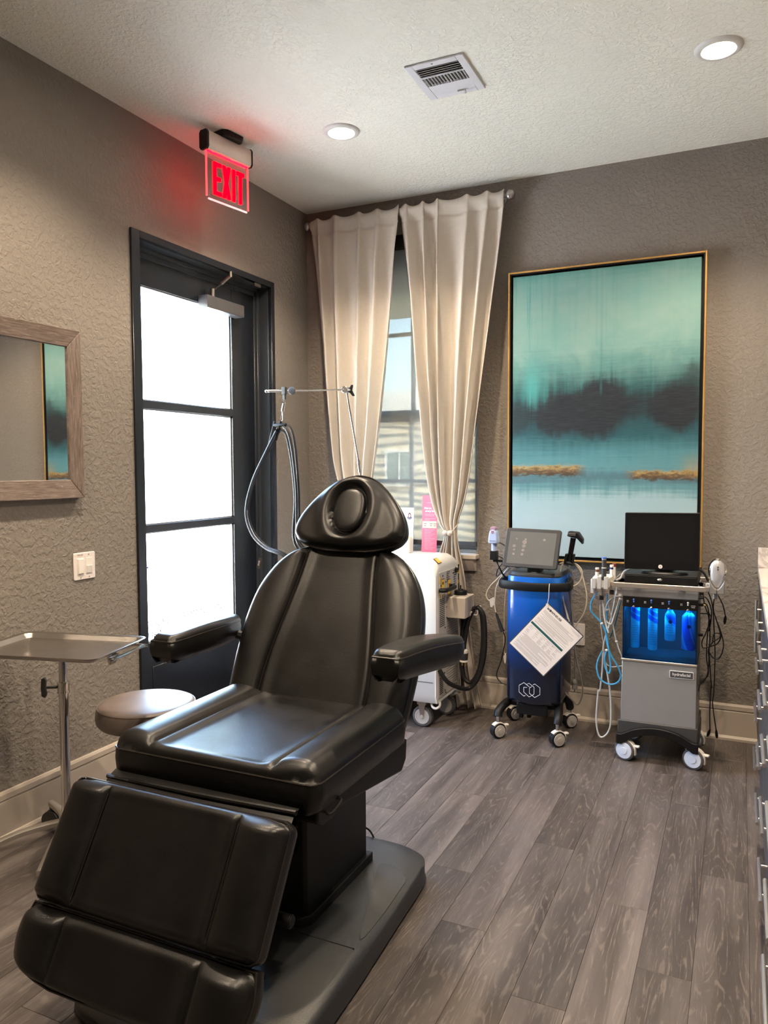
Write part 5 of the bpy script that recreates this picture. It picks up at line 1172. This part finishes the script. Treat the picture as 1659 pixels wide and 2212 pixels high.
# hexagon emblem
bm=B(); fy=by0-.0275
def hexline(pts,cx): 
    for a,b in zip(pts,pts[1:]):
        yy=lambda x:by0-.030*(1-(2*(x-bx0)/(bx1-bx0)-1)**2)-.0012
        cyl(bm,(cx+a[0],yy(cx+a[0]),.267+a[1]),(cx+b[0],yy(cx+b[0]),.267+b[1]),.0013,5)
hx=lambda k,s=1:(.0305*math.sin(math.radians(60*k))*s,.036*math.cos(math.radians(60*k)))
hexline([(.012,.029),hx(0),hx(5),hx(4),hx(3),(.008,-.031)],1.546); hexline([(.0005,.0355),hx(0)],1.546); hexline([hx(0),(.030,.017)],1.546); 
hexline([(-.012,.030),hx(0),hx(1),hx(2),(.012,-.029)],1.574); hexline([(-.012,.012),(-.0285,.012),(-.0285,-.014),hx(3),(.010,-.030)],1.574)
hexline([(-.010,.030),hx(0),hx(1),hx(2),hx(3),(-.028,-.017),(-.028,.012),(-.016,.020)],1.604)
obj('emblem',bm,M_whiteprint,rf)
# chassis
bm=B(); box(bm,1.50,1.665,-.42,-.14,.125,.186); box(bm,1.455,1.715,-.38,-.13,.155,.190); chs=obj('chassis',bm,M_black,rf,bevel=.006)
for s,x in ((-1,1.470),(1,1.700)):
    ex=1.415 if s<0 else 1.728
    for ey,nm in ((-.47,'front'),(-.155,'rear')):
        bm=B(); ym=-.30 if nm=='front' else -.22
        tube(bm,[(x,ym,.180),(x+(ex-x)*.6,(ym+ey)/2,.168),(ex,ey+(.02 if nm=='front' else -.02),.140),(ex,ey,.112)],.022,10,4); lg=obj('castor_arm',bm,M_black,rf,smooth=True)
        castor('castor',lg,(ex,ey,.040),.040,.040,M_wheelg,M_black,-.72 if s<0 else -.80,M_whitep,True,top=.115)
bm=B(); box(bm,1.49,1.51,-.33,-.30,.075,.13); box(bm,1.525,1.545,-.30,-.27,.07,.13); obj('foot_switch_hook',bm,M_black,chs,bevel=.003)
# handpieces in their cradles
bm=B(); box(bm,1.353,1.389,-.425,-.385,.937,.985); box(bm,1.365,1.44,-.41,-.39,.925,.937); tube(bm,[(1.385,-.40,.925),(1.41,-.38,.86),(1.435,-.34,.82)],.005,6,2); obj('cradle',bm,M_black,rf,bevel=.003)
hp=thing('facial_handpiece','pale blue handpiece in the cradle left of the tilted touch screen','handpiece',(1.371,-.405,.985))
bm=B(); cyl(bm,(1.371,-.405,.980),(1.371,-.405,1.03),.015,16); obj('grip',bm,M_bluehp,hp,smooth=True)
bm=B(); prism(bm,[(1.347,1.025),(1.396,1.025),(1.396,1.050),(1.390,1.088),(1.378,1.098),(1.362,1.098),(1.352,1.088),(1.346,1.050)],XZ,-.435,-.385); hh_=obj('head',bm,M_bluehp,hp,bevel=.006,seg=3)
bm=B(); box(bm,1.354,1.388,-.4362,-.434,1.0385,1.0405); obj('slot',bm,M_print,hh_)
bm=B(); prism(bm,[(1.357,1.094),(1.384,1.094),(1.386,1.108),(1.380,1.114),(1.361,1.114),(1.356,1.108)],XZ,-.430,-.395); obj('tip',bm,M_mauve,hp,bevel=.003)
bm=B(); prism(bm,[(1.362,1.094),(1.379,1.094),(1.375,1.078),(1.366,1.078)],XZ,-.4365,-.432); obj('tip_tab',bm,M_mauve,hp)
for nm,pth in (('lead',RF_BLACK_B),('lead',RF_BLACK_C)):
    bm=B(); tube(bm,pth,.0032,6,5); obj(nm,bm,M_cord,hp,smooth=True)
bm=B(); M=axes((1.766,-.36,.985),(1,0,-.17),(0,1,0),(.17,0,1)); box(bm,-.024,-.012,-.018,.018,-.055,-.008,M); box(bm,.012,.022,-.018,.018,-.05,-.002,M); box(bm,-.024,.022,-.018,.018,-.06,-.05,M); obj('cradle',bm,M_black,rf,bevel=.003)
h2=thing('black_handpiece','black handpiece with a squared head, right of the tilted touch screen','handpiece',(1.766,-.36,.94))
bm=B(); cyl(bm,M@Vector((0,0,-.045)),M@Vector((-.001,0,.078)),.0125,16,.0145); obj('grip',bm,M_blackg,h2,smooth=True)
bm=B(); prism(bm,[(1.750,1.072),(1.800,1.062),(1.828,1.032),(1.830,1.058),(1.806,1.094),(1.756,1.098)],XZ,-.385,-.335); obj('head',bm,M_black,h2,bevel=.005,seg=3)
bm=B(); box(bm,1.755,1.795,-.389,-.384,1.074,1.090); obj('front_window',bm,M_closer,h2,bevel=.002)
# leads of the machine
for nm,pth,r_,m in (('left_lead',RF_CREAM_A,.0036,M_cream),('left_lead',RF_CREAM_B,.0036,M_cream),('left_lead',RF_CREAM_C,.0032,M_lgreyc),('left_lead',RF_WHITE,.0034,M_cream),('foot_switch_lead',RF_BLACK_A,.0032,M_cord),('right_lead',RF_R_CREAM_A,.0040,M_cream),('right_lead',RF_R_CREAM_B,.0040,M_cream),('right_lead',RF_R_CREAM_C,.0038,M_cream),('power_lead',RF_R_GREY_A,.0038,M_greyc),('power_lead',RF_R_GREY_B,.0040,M_greyc),('right_lead',RF_R_GREY_C,.0036,M_lgreyc)):
    bm=B(); tube(bm,pth,r_,6,6); obj(nm.replace('left_','').replace('right_',''),bm,m,rf,smooth=True)
bm=B(); tube(bm,RF_PLUG,.0045,10,4,r2=.0125); obj('strain_relief',bm,M_cord,rf,smooth=True)
bm=B(); a_=RF_R_PLUG; lathe(bm,[(.006,.02),(.010,.018),(.016,.008),(.0165,-.004),(.015,-.006),(.0155,-.010),(.0155,-.032),(.013,-.034)],(a_[0][0],a_[0][1],a_[0][2]-.02),n=16); cyl(bm,(a_[0][0],a_[0][1],a_[0][2]-.07),(a_[0][0],a_[0][1],a_[0][2]-.052),.003,6); obj('lead_plug',bm,M_greyc,rf,smooth=True,angle=45)
bm=B(); q=RF_CREAM_B[-1]; prism(bm,[(-.030,.012),(-.004,.028),(.004,-.016),(-.010,-.020),(-.014,-.030),(-.024,-.028)],lambda u,w_,d:Vector((q[0]+u+.02,q[1]-.006+d,q[2]+w_)),-.0006,.0006); obj('lead_tag',bm,M_white,rf)
bm=B(); q=RF_WHITE[-1]; prism(bm,[(-.008,.012),(.006,.030),(.012,.010),(.008,-.030),(-.002,-.028)],lambda u,w_,d:Vector((q[0]+u,q[1]+d,q[2]+w_)),-.010,.010); obj('lead_adapter',bm,M_whitep,rf,bevel=.003)
# laminated instruction card hanging from the handle
cdn=thing('instruction_card','laminated pink-white instruction card hanging diagonally on the blue machine','card',(1.668,-.487,.73))
an=math.radians(-41.5); CM=axes((1.667,-.4835,.549),(math.cos(an),.03,math.sin(an)),(-math.sin(an),.02,math.cos(an)),(0,-1,0))
cw2,ch2=.1165,.1465
bm=B(); prism(bm,rrect(-cw2-.005,cw2+.005,-ch2-.005,ch2+.005,.006,3),lambda u,w_,d:CM@Vector((u,w_,d)),-.0006,.0003); lam=obj('laminate',bm,M_lam,cdn)
bm=B(); box(bm,-cw2,cw2,-ch2,ch2,.0003,.0008,CM); shp=obj('sheet',bm,M_card,lam)
bm=B(); box(bm,-cw2+.004,cw2-.020,.012,.024,.0008,.0011,CM); obj('teal_bar',bm,M_teal,lam)
text('card_heading','M●RPHEUS8',.0155,CM@Matrix.Translation((-.055,.128,.0009)),M_print,lam,.0002,bold=.0004,sx=1.05)
bm=B(); rn=random.Random(4); y=.112
while y>-.138:
    if not .006<y<.030:
        if -.052<y<.0:
            for x in (-.105,-.060,-.025,.010,.042,.070):
                if rn.random()<.75: box(bm,x,x+.012+.016*rn.random(),y,y+.0013,.0008,.001,CM)
        else:
            x1=rn.choice((.095,.085,.098,.06,.02,.09)); x0=-.105 if rn.random()<.6 else -.092; box(bm,x0,x1,y,y+.0014,.0008,.001,CM)
    y-=.0042 if rn.random()<.8 else .0075
for k in range(3): box(bm,.045+.01*k,.108,.137-k*.004,.1382-k*.004,.0008,.001,CM)
obj('printed_lines',bm,M_greyprint,lam)['kind']='stuff'
tpc=CM@Vector((-cw2+.010,ch2-.004,0))
bm=B(); tube(bm,[(tpc.x,-.487,tpc.z),(tpc.x-.004,-.489,tpc.z+.012),(tpc.x+.001,-.489,tpc.z+.04),(tpc.x+.001,-.486,.790),(tpc.x+.001,-.476,.831),(tpc.x+.001,-.458,.832)],.0016,5,4)
tube(bm,[(tpc.x-.006+.006*math.cos(a),-.488,tpc.z+.004+.006*math.sin(a)) for a in [2*PI*i/10 for i in range(10)]],.0014,5,1,closed=True,sm=False); obj('hanging_cord',bm,M_whiteprint,cdn,smooth=True)
# ------------------------------------------------------------------ silver facial machine
fm=thing('silver_facial_cart','silver facial machine with four blue bottles and a black monitor, on castors','treatment machine',(2.215,-.35,0))
fx0,fx1,fy0,fy1=2.046,2.383,-.505,-.215
bm=B(); prism(bm,[(fx0-.004,.19),(fx1+.002,.19),(fx1,.492),(fx0,.492)],XZ,fy0,fy1); low=obj('lower_panel',bm,M_silver,fm,bevel=.003)
bm=B(); box(bm,fx0-.004,fx1+.002,fy0-.006,fy0+.006,.489,.499); obj('ledge',bm,M_rail,low,bevel=.002)
bm=B(); box(bm,fx0,fx1,fy1-.012,fy1,.49,.86); box(bm,fx0,fx0+.006,fy0+.006,fy1,.49,.80); box(bm,fx1-.006,fx1,fy0+.006,fy1,.49,.80); box(bm,fx0,fx1,fy0+.03,fy1,.49,.50); shl=obj('cabinet_shell',bm,mat('blue_black_shell',(.010,.030,.055),.4),fm)
bm=B(); box(bm,fx0+.002,fx1-.002,fy0-.001,fy0+.006,.499,.752); obj('tinted_window',bm,M_bluewin,fm)
bm=B(); box(bm,fx0,fx1,fy0-.004,fy0+.022,.752,.803); stp=obj('valve_strip',bm,M_black,fm,bevel=.002)
bm=B(); box(bm,fx0+.02,fx1-.02,fy0+.030,fy0+.060,.796,.800); obj('added_bottle_lamp',bm,mat('added_cool_led_bar',(.8,.9,1),.4,emit=(.75,.9,1),es=48),shl)  # unseen glowing bar added inside the compartment to brighten the bottles
bm=B(); prism(bm,[(fx0-.004,.803),(fx1+.001,.803),(fx1+.001,.862),(fx0-.004,.862)],XZ,fy0-.004,fy1); obj('upper_band',bm,M_silver,fm,bevel=.003)
# toggles, knobs, prints
for k,x in enumerate((2.099,2.179,2.258,2.341)):
    bm=B(); m=M_white if k==3 else M_bcap
    cyl(bm,(x,fy0-.004,.783),(x,fy0-.015,.788),.0035,8); sphere(bm,(x,fy0-.016,.791),.0048,10,(1,.8,1)); sphere(bm,(x,fy0-.010,.780),.0042,10); obj('toggle',bm,m,stp,smooth=True)
    bm=B(); cyl(bm,(x,fy0-.004,.757),(x,fy0-.014,.757),.0055,12); sphere(bm,(x,fy0-.014,.757),.0058,10,(1,.6,1)); obj('bottle_valve',bm,M_chrome,stp,smooth=True)
    bm=B()
    for z,a in ((.781,.008),(.775,.010)):
        j=0
        while j<a: box(bm,x-.034+j,x-.034+j+.0022,fy0-.0046,fy0-.004,z,z+.0026); j+=.0034
    obj('valve_print',bm,M_whiteprint,stp)
text('strip_lettering','SYSTEM',.006,backM(2.363,fy0-.0045,.776),M_whiteprint,stp,.0002); text('strip_lettering','RINSE',.006,backM(2.363,fy0-.0045,.769),M_whiteprint,stp,.0002)
# name plate
bm=B(); prism(bm,rrect(2.264,2.370,.427,.462,.004,3),XZ,fy0-.004,fy0-.001); np_=obj('name_plate',bm,M_whiteprint,low)
bm=B(); prism(bm,rrect(2.2665,2.3675,.4295,.4595,.003,3),XZ,fy0-.0046,fy0-.004); obj('plate_face',bm,M_print,np_)
text('plate_lettering','hydrafacial',.0195,backM(2.317,fy0-.0047,.4455),M_whiteprint,np_,.0002,sx=.98,bold=.0002)
# base shroud with an arch
def arch(x0,x1,z1,zl,zm):
    pts=[(x0,z1),(x0,zl)]; n=14; c0,c1=x0+.045,x1-.045
    for i in range(n+1):
        u=i/n; pts.append((c0+(c1-c0)*u,zl+(zm-zl)*math.sin(PI*u)**.62))
    return pts+[(x1,zl),(x1,z1)]
bm=B()
front=arch(fx0-.016,fx1+.010,.196,.128,.176); fr2=arch(fx0-.022,fx1+.014,.150,.085,.140)
a=[bm.verts.new((x,fy0-.003-.030*min(1,max(0,(.196-z)/.07)),z)) for x,z in front]
prism(bm,front,XZ,fy0-.030,fy0+.02) if False else None
b=[bm.verts.new((x,fy0-.032,z-.002)) for x,z in front]
bm.free(); bm=B(); prism(bm,front,XZ,fy0-.010,fy1+.02); sh=obj('base_shroud',bm,M_dgrey,fm,bevel=.004)
low_arch=[(x,z) for x,z in arch(fx0-.020,fx1+.014,.135,.088,.162)]
pts=[]; n=16
x0,x1=fx0-.020,fx1+.014; up=[];dn=[]
for i in range(n+1):
    u=i/n; x=x0+(x1-x0)*u; k=max(0,math.sin(PI*min(1,max(0,(u-.10)/.80)))) ; k=k**.6 if k>0 else 0
    up.append((x,.132+.048*k)); dn.append((x,.082+.062*k))
bm=B(); pv=None
for (xa,za),(xb,zb) in zip(up,dn):
    q_=[bm.verts.new(p_) for p_ in ((xa,fy0-.030,za),(xa,fy0+.03,za),(xb,fy0+.03,zb),(xb,fy0-.030,zb))]
    if pv: bridge(bm,pv,q_)
    else: bm.faces.new(q_[::-1])
    pv=q_
bm.faces.new(pv); box(bm,fx0-.018,fx0+.03,fy0+.02,fy1+.03,.085,.16); box(bm,fx1-.03,fx1+.012,fy0+.02,fy1+.03,.085,.16); obj('bumper',bm,M_black,sh,bevel=.004)
for x,y,w_ in ((2.068,-.510,.35),(2.378,-.500,.35),(2.07,-.21,.35),(2.365,-.21,.35)):
    castor('castor',fm,(x,y,.050),.050,.034,M_wheel,M_rubber,-PI/2-.30,M_whitep,True,top=.10)
# bottles (lift out one by one)
def pf(r,h,neck=None):
    p=[(.001,-h),(r*.88,-h),(r,-h+.006)]
    if neck: p+=[(r,-.045),(r*.93,-.030),(r*.62,-.018),(neck,-.012),(neck,-.004),(.001,-.002)]
    else: p+=[(r,-.010),(r*.97,-.002),(.001,0)]
    return [(a,b) for a,b in p]
def mk(x,zt,r,h,neck,label,mode,seed):
    p=pf(r,h,neck); t=thing('serum_bottle',label,'bottle',(x,fy0+.052,zt-h),0,'bottles behind the blue window')
    bm=B(); lathe(bm,[(a,b+h) for a,b in p],(0,0,0),(0,0,1),28); o=obj('bottle_body',bm,bottle_mat(seed,mode),t,smooth=True,angle=40,local=True)
    bm=B(); cyl(bm,(0,0,h-.004),(0,0,h+.010),.009,12); obj('cap',bm,M_whitep,t,local=True)
    bm=B(); n=(9,11,5,3)[seed%4]
    for k in range(n):
        z=.03+k*.0115
        w_=(.9,.8,.7)[k%3]
        q_=[Vector(((r+.0003)*math.sin(-w_+2*w_*i/7),-(r+.0003)*math.cos(-w_+2*w_*i/7),z)) for i in range(8)]
        tube(bm,q_,.0006,4,1,sm=False)
    if mode: cyl(bm,(.003,-r+.003,h*.60),(.003,-r-.0008,h*.60),.0088,16)
    obj('label_print',bm,M_navy,t,local=True)
mk(2.099,.752,.0215,.205,None,'first blue and white bottle from the left in the silver machine',0,0)
mk(2.180,.750,.0220,.208,None,'second bottle from the left, covered in label text, in the silver machine',0,1)
mk(2.259,.750,.0250,.155,.012,'short round-shouldered bottle, third from left in the silver machine',1,2)
mk(2.342,.748,.0310,.190,.012,'broad blue bottle with swooshes, last on the right in the silver machine',2,3)
# top: drawer unit, rail, monitor
bm=B(); box(bm,fx0+.004,fx1-.004,fy0+.010,fy1,.862,.912); dr=obj('drawer_unit',bm,M_black,fm,bevel=.003)
bm=B(); box(bm,fx0+.008,fx1-.008,fy0+.004,fy0+.012,.872,.906); obj('drawer_front',bm,M_black,dr,bevel=.002)
bm=B(); sphere(bm,(2.213,fy0+.004,.890),.011,14,(1.1,.5,.6)); sphere(bm,(2.213,fy0-.002,.890),.007,12,(1.2,.6,.6)); obj('drawer_clasp',bm,M_chrome,dr,smooth=True)
bm=B(); Rr=rrect(1.992,2.435,-.55,-.20,.030,6); Ri=rrect(2.002,2.425,-.540,-.21,.022,6)
o0_=[bm.verts.new((x,y,.850)) for x,y in Rr]; o1_=[bm.verts.new((x,y,.874)) for x,y in Rr]; i1_=[bm.verts.new((x,y,.874)) for x,y in Ri]; i0_=[bm.verts.new((x,y,.850)) for x,y in Ri]
bridge(bm,o0_,o1_); bridge(bm,o1_,i1_); bridge(bm,i1_,i0_); bridge(bm,i0_,o0_); obj('rail',bm,M_rail,fm,bevel=.003)
bm=B()
for x in (2.01,2.40): box(bm,min(x,fx0),max(x,fx0) if x<2.2 else x,-.40,-.36,.856,.868)
box(bm,fx1-.01,2.43,-.40,-.36,.856,.868); box(bm,1.998,fx0+.01,-.40,-.36,.856,.868); box(bm,2.1,2.13,-.545,fy0+.02,.856,.866); box(bm,2.3,2.33,-.545,fy0+.02,.856,.866); obj('rail_bracket',bm,M_rail,fm)
bm=B(); lathe(bm,[(.001,.912),(.100,.912),(.104,.916),(.098,.923),(.05,.929),(.03,.932),(.001,.932)],(0,0,0),n=40); bm.transform(Matrix.Translation((2.226,-.425,0))@Matrix.Diagonal((1.05,.62,1,1))); obj('monitor_foot',bm,M_dgrey,fm,smooth=True,angle=40)
bm=B(); prism(bm,[(2.18,.925),(2.275,.925),(2.262,.985),(2.19,.985)],XZ,-.43,-.395); obj('monitor_neck',bm,M_dgrey,fm,bevel=.004)
MM=axes((2.216,-.478,1.072),Vector((1,.02,.012)).normalized(),Vector((0,.06,.998)).normalized(),Vector((0,-.998,.06)))
bm=B(); prism(bm,rrect(-.168,.168,-.136,.136,.006,3),lambda u,w_,d:MM@Vector((u,w_,d)),-.034,.004); mo=obj('monitor',bm,M_black,fm,bevel=.003)
bm=B(); box(bm,-.165,.165,-.133,.133,.004,.0047,MM); obj('monitor_glass',bm,M_blackg,mo)
bm=B(); box(bm,-.148,.146,-.100,.115,.0047,.005,MM); obj('monitor_panel',bm,mat('dark_screen',(.010,.010,.011),.10,spec=.5),mo)
bm=B(); cyl(bm,MM@Vector((-.002,-.121,.0045)),MM@Vector((-.002,-.121,.006)),.0093,20); lb=obj('monitor_logo',bm,M_card,mo)
bm=B(); box(bm,-.003,-.0012,-.126,-.116,.006,.0063,MM); obj('logo_mark',bm,M_print,lb)
# left tool holder with wands
bm=B(); prism(bm,[(1.908,-.545),(1.985,-.555),(1.992,-.50),(1.992,-.40),(1.955,-.40),(1.905,-.47)],XY,.842,.892); hd=obj('wand_holder',bm,M_whitep,fm,bevel=.004)
for x in (1.918,1.943,1.975):
    bm=B(); box(bm,x-.010,x+.009,-.562,-.545,.838,.898 if x!=1.918 else .888); obj('holder_finger',bm,mat('holder_grey',(.46,.45,.45),.4,var=.02),hd,bevel=.002)
bm=B(); box(bm,1.900,1.916,-.545,-.48,.812,.882); obj('holder_wing',bm,M_white,hd,bevel=.003)
bm=B(); box(bm,1.985,2.006,-.50,-.45,.852,.872); obj('holder_clamp',bm,M_dgrey,hd)
def wand(name,label,x,y,z0,segs):
    t=thing(name,label,'handpiece',(x,y,z0))
    z=z0
    for nm,r,h,m in segs:
        bm=B(); cyl(bm,(x,y,z),(x+.0,y,z+h),r,14); obj(nm,bm,m,t,bevel=.0012); z+=h
    return t
wand('black_wand','black wand with a blue cap standing in the white holder',1.962,-.545,.868,(('foot',.006,.014,M_whitep),('grip',.0118,.056,M_dgrey),('ring',.0122,.004,M_white),('neck',.0108,.038,M_dgrey),('collar',.0112,.004,M_white),('cap',.0125,.008,M_bcap)))
wand('white_wand','short white wand with a brown cap, leftmost in the white holder',1.926,-.520,.845,(('grip',.0095,.070,M_whitep),('band',.0088,.012,M_brown),('cap',.0092,.009,M_whitep)))
wand('navy_banded_wand','white wand with a navy band, just behind the black wand',1.985,-.455,.868,(('grip',.0088,.055,M_whitep),('band',.0088,.010,M_navy),('cap',.0092,.012,M_whitep)))
wand('maroon_capped_wand','white wand with a maroon cap, beside the silver machine monitor',1.993,-.425,.866,(('grip',.0078,.066,M_whitep),('cap',.0082,.016,M_red)))
bm=B(); cyl(bm,(1.975,-.53,.925),(1.982,-.535,.931),.0035,8); obj('trigger',bm,M_black,hd)
# tube connectors under the holder
bm=B()
for x,y,z,h in ((1.918,-.50,.775,.05),(1.930,-.50,.745,.05),(1.955,-.50,.79,.04),(1.985,-.48,.80,.045)): cyl(bm,(x,y,z),(x,y,z+h),.008,10); cyl(bm,(x-.006,y,z+.012),(x+.012,y,z+.012),.005,8)
obj('tube_couplings',bm,M_acryl,fm,smooth=True)
for x,y,z in ((1.945,-.50,.775),(1.990,-.47,.80)):
    bm=B(); box(bm,x-.010,x+.010,y-.008,y+.008,z,z+.022); obj('coupling_block',bm,M_black,fm,bevel=.003)
bm=B()
for z in (.794,.777): cyl(bm,(fx0+.002,-.45,z),(fx0-.020,-.45,z),.0065,10); cyl(bm,(fx0-.020,-.45,z),(fx0-.026,-.45,z),.008,10)
obj('inlet_fittings',bm,M_whitep,fm,smooth=True)
for pth,r_,m in ((F_BLUE_A,.0042,M_blueT),(F_BLUE_B,.0042,M_blueT),(F_WHITE_A,.0045,M_lgreyc),(F_WHITE_B,.0044,M_lgreyc),(F_WHITE_C,.0036,M_lgreyc),(F_GREY_A,.0030,M_lgreyc),(F_WHITE_D,.0036,M_lgreyc),(F_TEAL,.0032,M_tealT),(F_CONN,.0050,M_lgreyc),(F_CONN2,.0055,M_cord)):
    pth=[(min(x,fx0-.006) if z<.85 and x<2.2 else x,y,z) for x,y,z in pth]
    bm=B(); tube(bm,pth,r_,7,6); obj('hose',bm,m,fm,smooth=True)
for q_ in (F_BLUE_A[4],F_BLUE_A[11],F_BLUE_B[1],F_WHITE_C[4]):
    bm=B(); sphere(bm,q_,.0075,8,(1,.8,.9)); obj('hose_clip',bm,M_whitep,fm,smooth=True)
# right: LED wand in its holder, black charging leads
rh=thing('led_wand','silver rounded light wand in the holder right of the black monitor','handpiece',(2.463,-.50,.90))
bm=B(); lathe(bm,[(.001,.995),(.014,.993),(.026,.980),(.0305,.955),(.0305,.930),(.027,.905),(.020,.885),(.012,.872),(.001,.870)],(0,0,0),n=28); bm.transform(Matrix.Translation((2.463,-.505,0))@Matrix.Diagonal((1,.62,1,1))); obj('shell',bm,mat('pearl_silver',(.55,.55,.58),.28,metal=.35),rh,smooth=True)
for k in range(3):
    bm=B(); tube(bm,[(2.463+(.030+.003*k)*math.cos(a),-.495+.010*k,.945+(.046+.003*k)*math.sin(a)) for a in [math.radians(-30+240*i/20) for i in range(21)]],.0042,7,1,sm=False); obj('rib',bm,M_chrome,rh,smooth=True)
bm=B()
for z in (.965,.954): cyl(bm,(2.466,-.5225,z),(2.466,-.5262,z),.0034,10)
obj('indicator',bm,M_print,rh)
bm=B()
for s in (-1,1): prism(bm,[(2.463+s*.032,.905),(2.463+s*.024,.890),(2.463+s*.010,.868),(2.463,.862),(2.463,.842),(2.463+s*.032,.842)],XZ,-.535,-.475)
cyl(bm,(2.455,-.505,.815),(2.455,-.505,.845),.010,14); box(bm,2.415,2.440,-.525,-.49,.846,.888); obj('wand_cradle',bm,M_silver,fm,bevel=.003)
bm=B(); box(bm,2.4625,2.4640,-.5362,-.534,.842,.862); obj('cradle_slit',bm,M_print,fm)
for pth in (F_BK_A,F_BK_B,F_BK_C,F_BK_D,F_BK_E,F_BK_F,F_BK_G,F_BK_H):
    bm=B(); tube(bm,[(max(x,fx1+.004),y,z) for x,y,z in pth],.0030,6,6); obj('charging_lead',bm,M_cord,fm,smooth=True)
for q_,d in ((F_BK_C[-1],(-.35,0,-1)),(F_BK_D[-1],(.1,0,-1)),(F_BK_B[-1],(-.1,0,-1))):
    d=Vector(d).normalized(); a=Vector(q_); bm=B(); cyl(bm,a-d*.004,a+d*.012,.0035,8,.0065); cyl(bm,a+d*.012,a+d*.028,.0065,8); cyl(bm,a+d*.028,a+d*.036,.0045,8); obj('lead_plug',bm,M_black,fm,smooth=True,angle=40)
for z in (.82,.80,.765,.62):
    bm=B(); box(bm,fx1-.001,fx1+.020,-.40,-.38,z-.006,z+.006); obj('side_socket',bm,M_black,fm,bevel=.002)
bm=B(); cyl(bm,(fx1+.018,-.39,.765),(fx1+.028,-.39,.765),.004,8); obj('brass_fitting',bm,M_gold,fm)
# ------------------------------------------------------------------ cabinets along the right
CX=2.668
def handle(p0,p1,par,label=None):
    bm=B(); p0,p1=Vector(p0),Vector(p1); cyl(bm,p0,p1,.006,12); d=(p1-p0).normalized()
    for q_ in (p0+d*.045,p1-d*.045): cyl(bm,q_,(CX-.018,q_.y,q_.z),.0045,8)
    obj('bar_pull',bm,M_satin,par,smooth=True,angle=50)
def cabinet(y0,y1,label,door_=False):
    t=thing('base_cabinet',label,'cabinet',(2.97,(y0+y1)/2,0),0,'charcoal base cabinets')
    bm=B(); box(bm,CX,RX-.002,y0,y1,.10,.878); box(bm,CX+.05,RX-.002,y0,y1,0,.10); obj('carcass',bm,M_cab,t)
    g=.003; hx_=CX-.040
    if door_:
        bm=B(); box(bm,CX-.018,CX-.0005,y0+g,y1-g,.105,.872); d=obj('door',bm,M_cab,t,bevel=.002); handle((hx_+.0,y0+.045,.575),(hx_+.0,y0+.045,.815),d)
    else:
        for z0,z1,zc in ((.665,.872,.752),(.470,.660,.585),(.270,.465,.385),(.105,.265,.188)):
            bm=B(); box(bm,CX-.018,CX-.0005,y0+g,y1-g,z0,z1); d=obj('drawer',bm,M_cab,t,bevel=.002); c=(y0+y1)/2; handle((hx_,c+.135,zc),(hx_,c-.135,zc),d)
cabinet(-.50,-.005,'charcoal door cabinet with an upright bar pull, against the back wall',True)
for k,(nm) in enumerate(('second','third','fourth','fifth')):
    c=-.77-k*.53; cabinet(c-.2645,c+.2645,'charcoal four-drawer cabinet, %s unit along from the back wall'%nm)
ct=thing('countertop','white veined marble countertop with a backsplash along the right','countertop',(2.96,-1.3,.88))
bm=B(); box(bm,2.640,RX-.003,-2.63,-.003,.880,.912); obj('slab',bm,M_marble,ct,bevel=.003)
bm=B(); box(bm,2.640,RX-.003,-.023,-.003,.9122,1.014); obj('backsplash',bm,M_marble,ct,bevel=.002)
# remember the castings of things that must not be hidden from anything
bpy.context.view_layer.update()
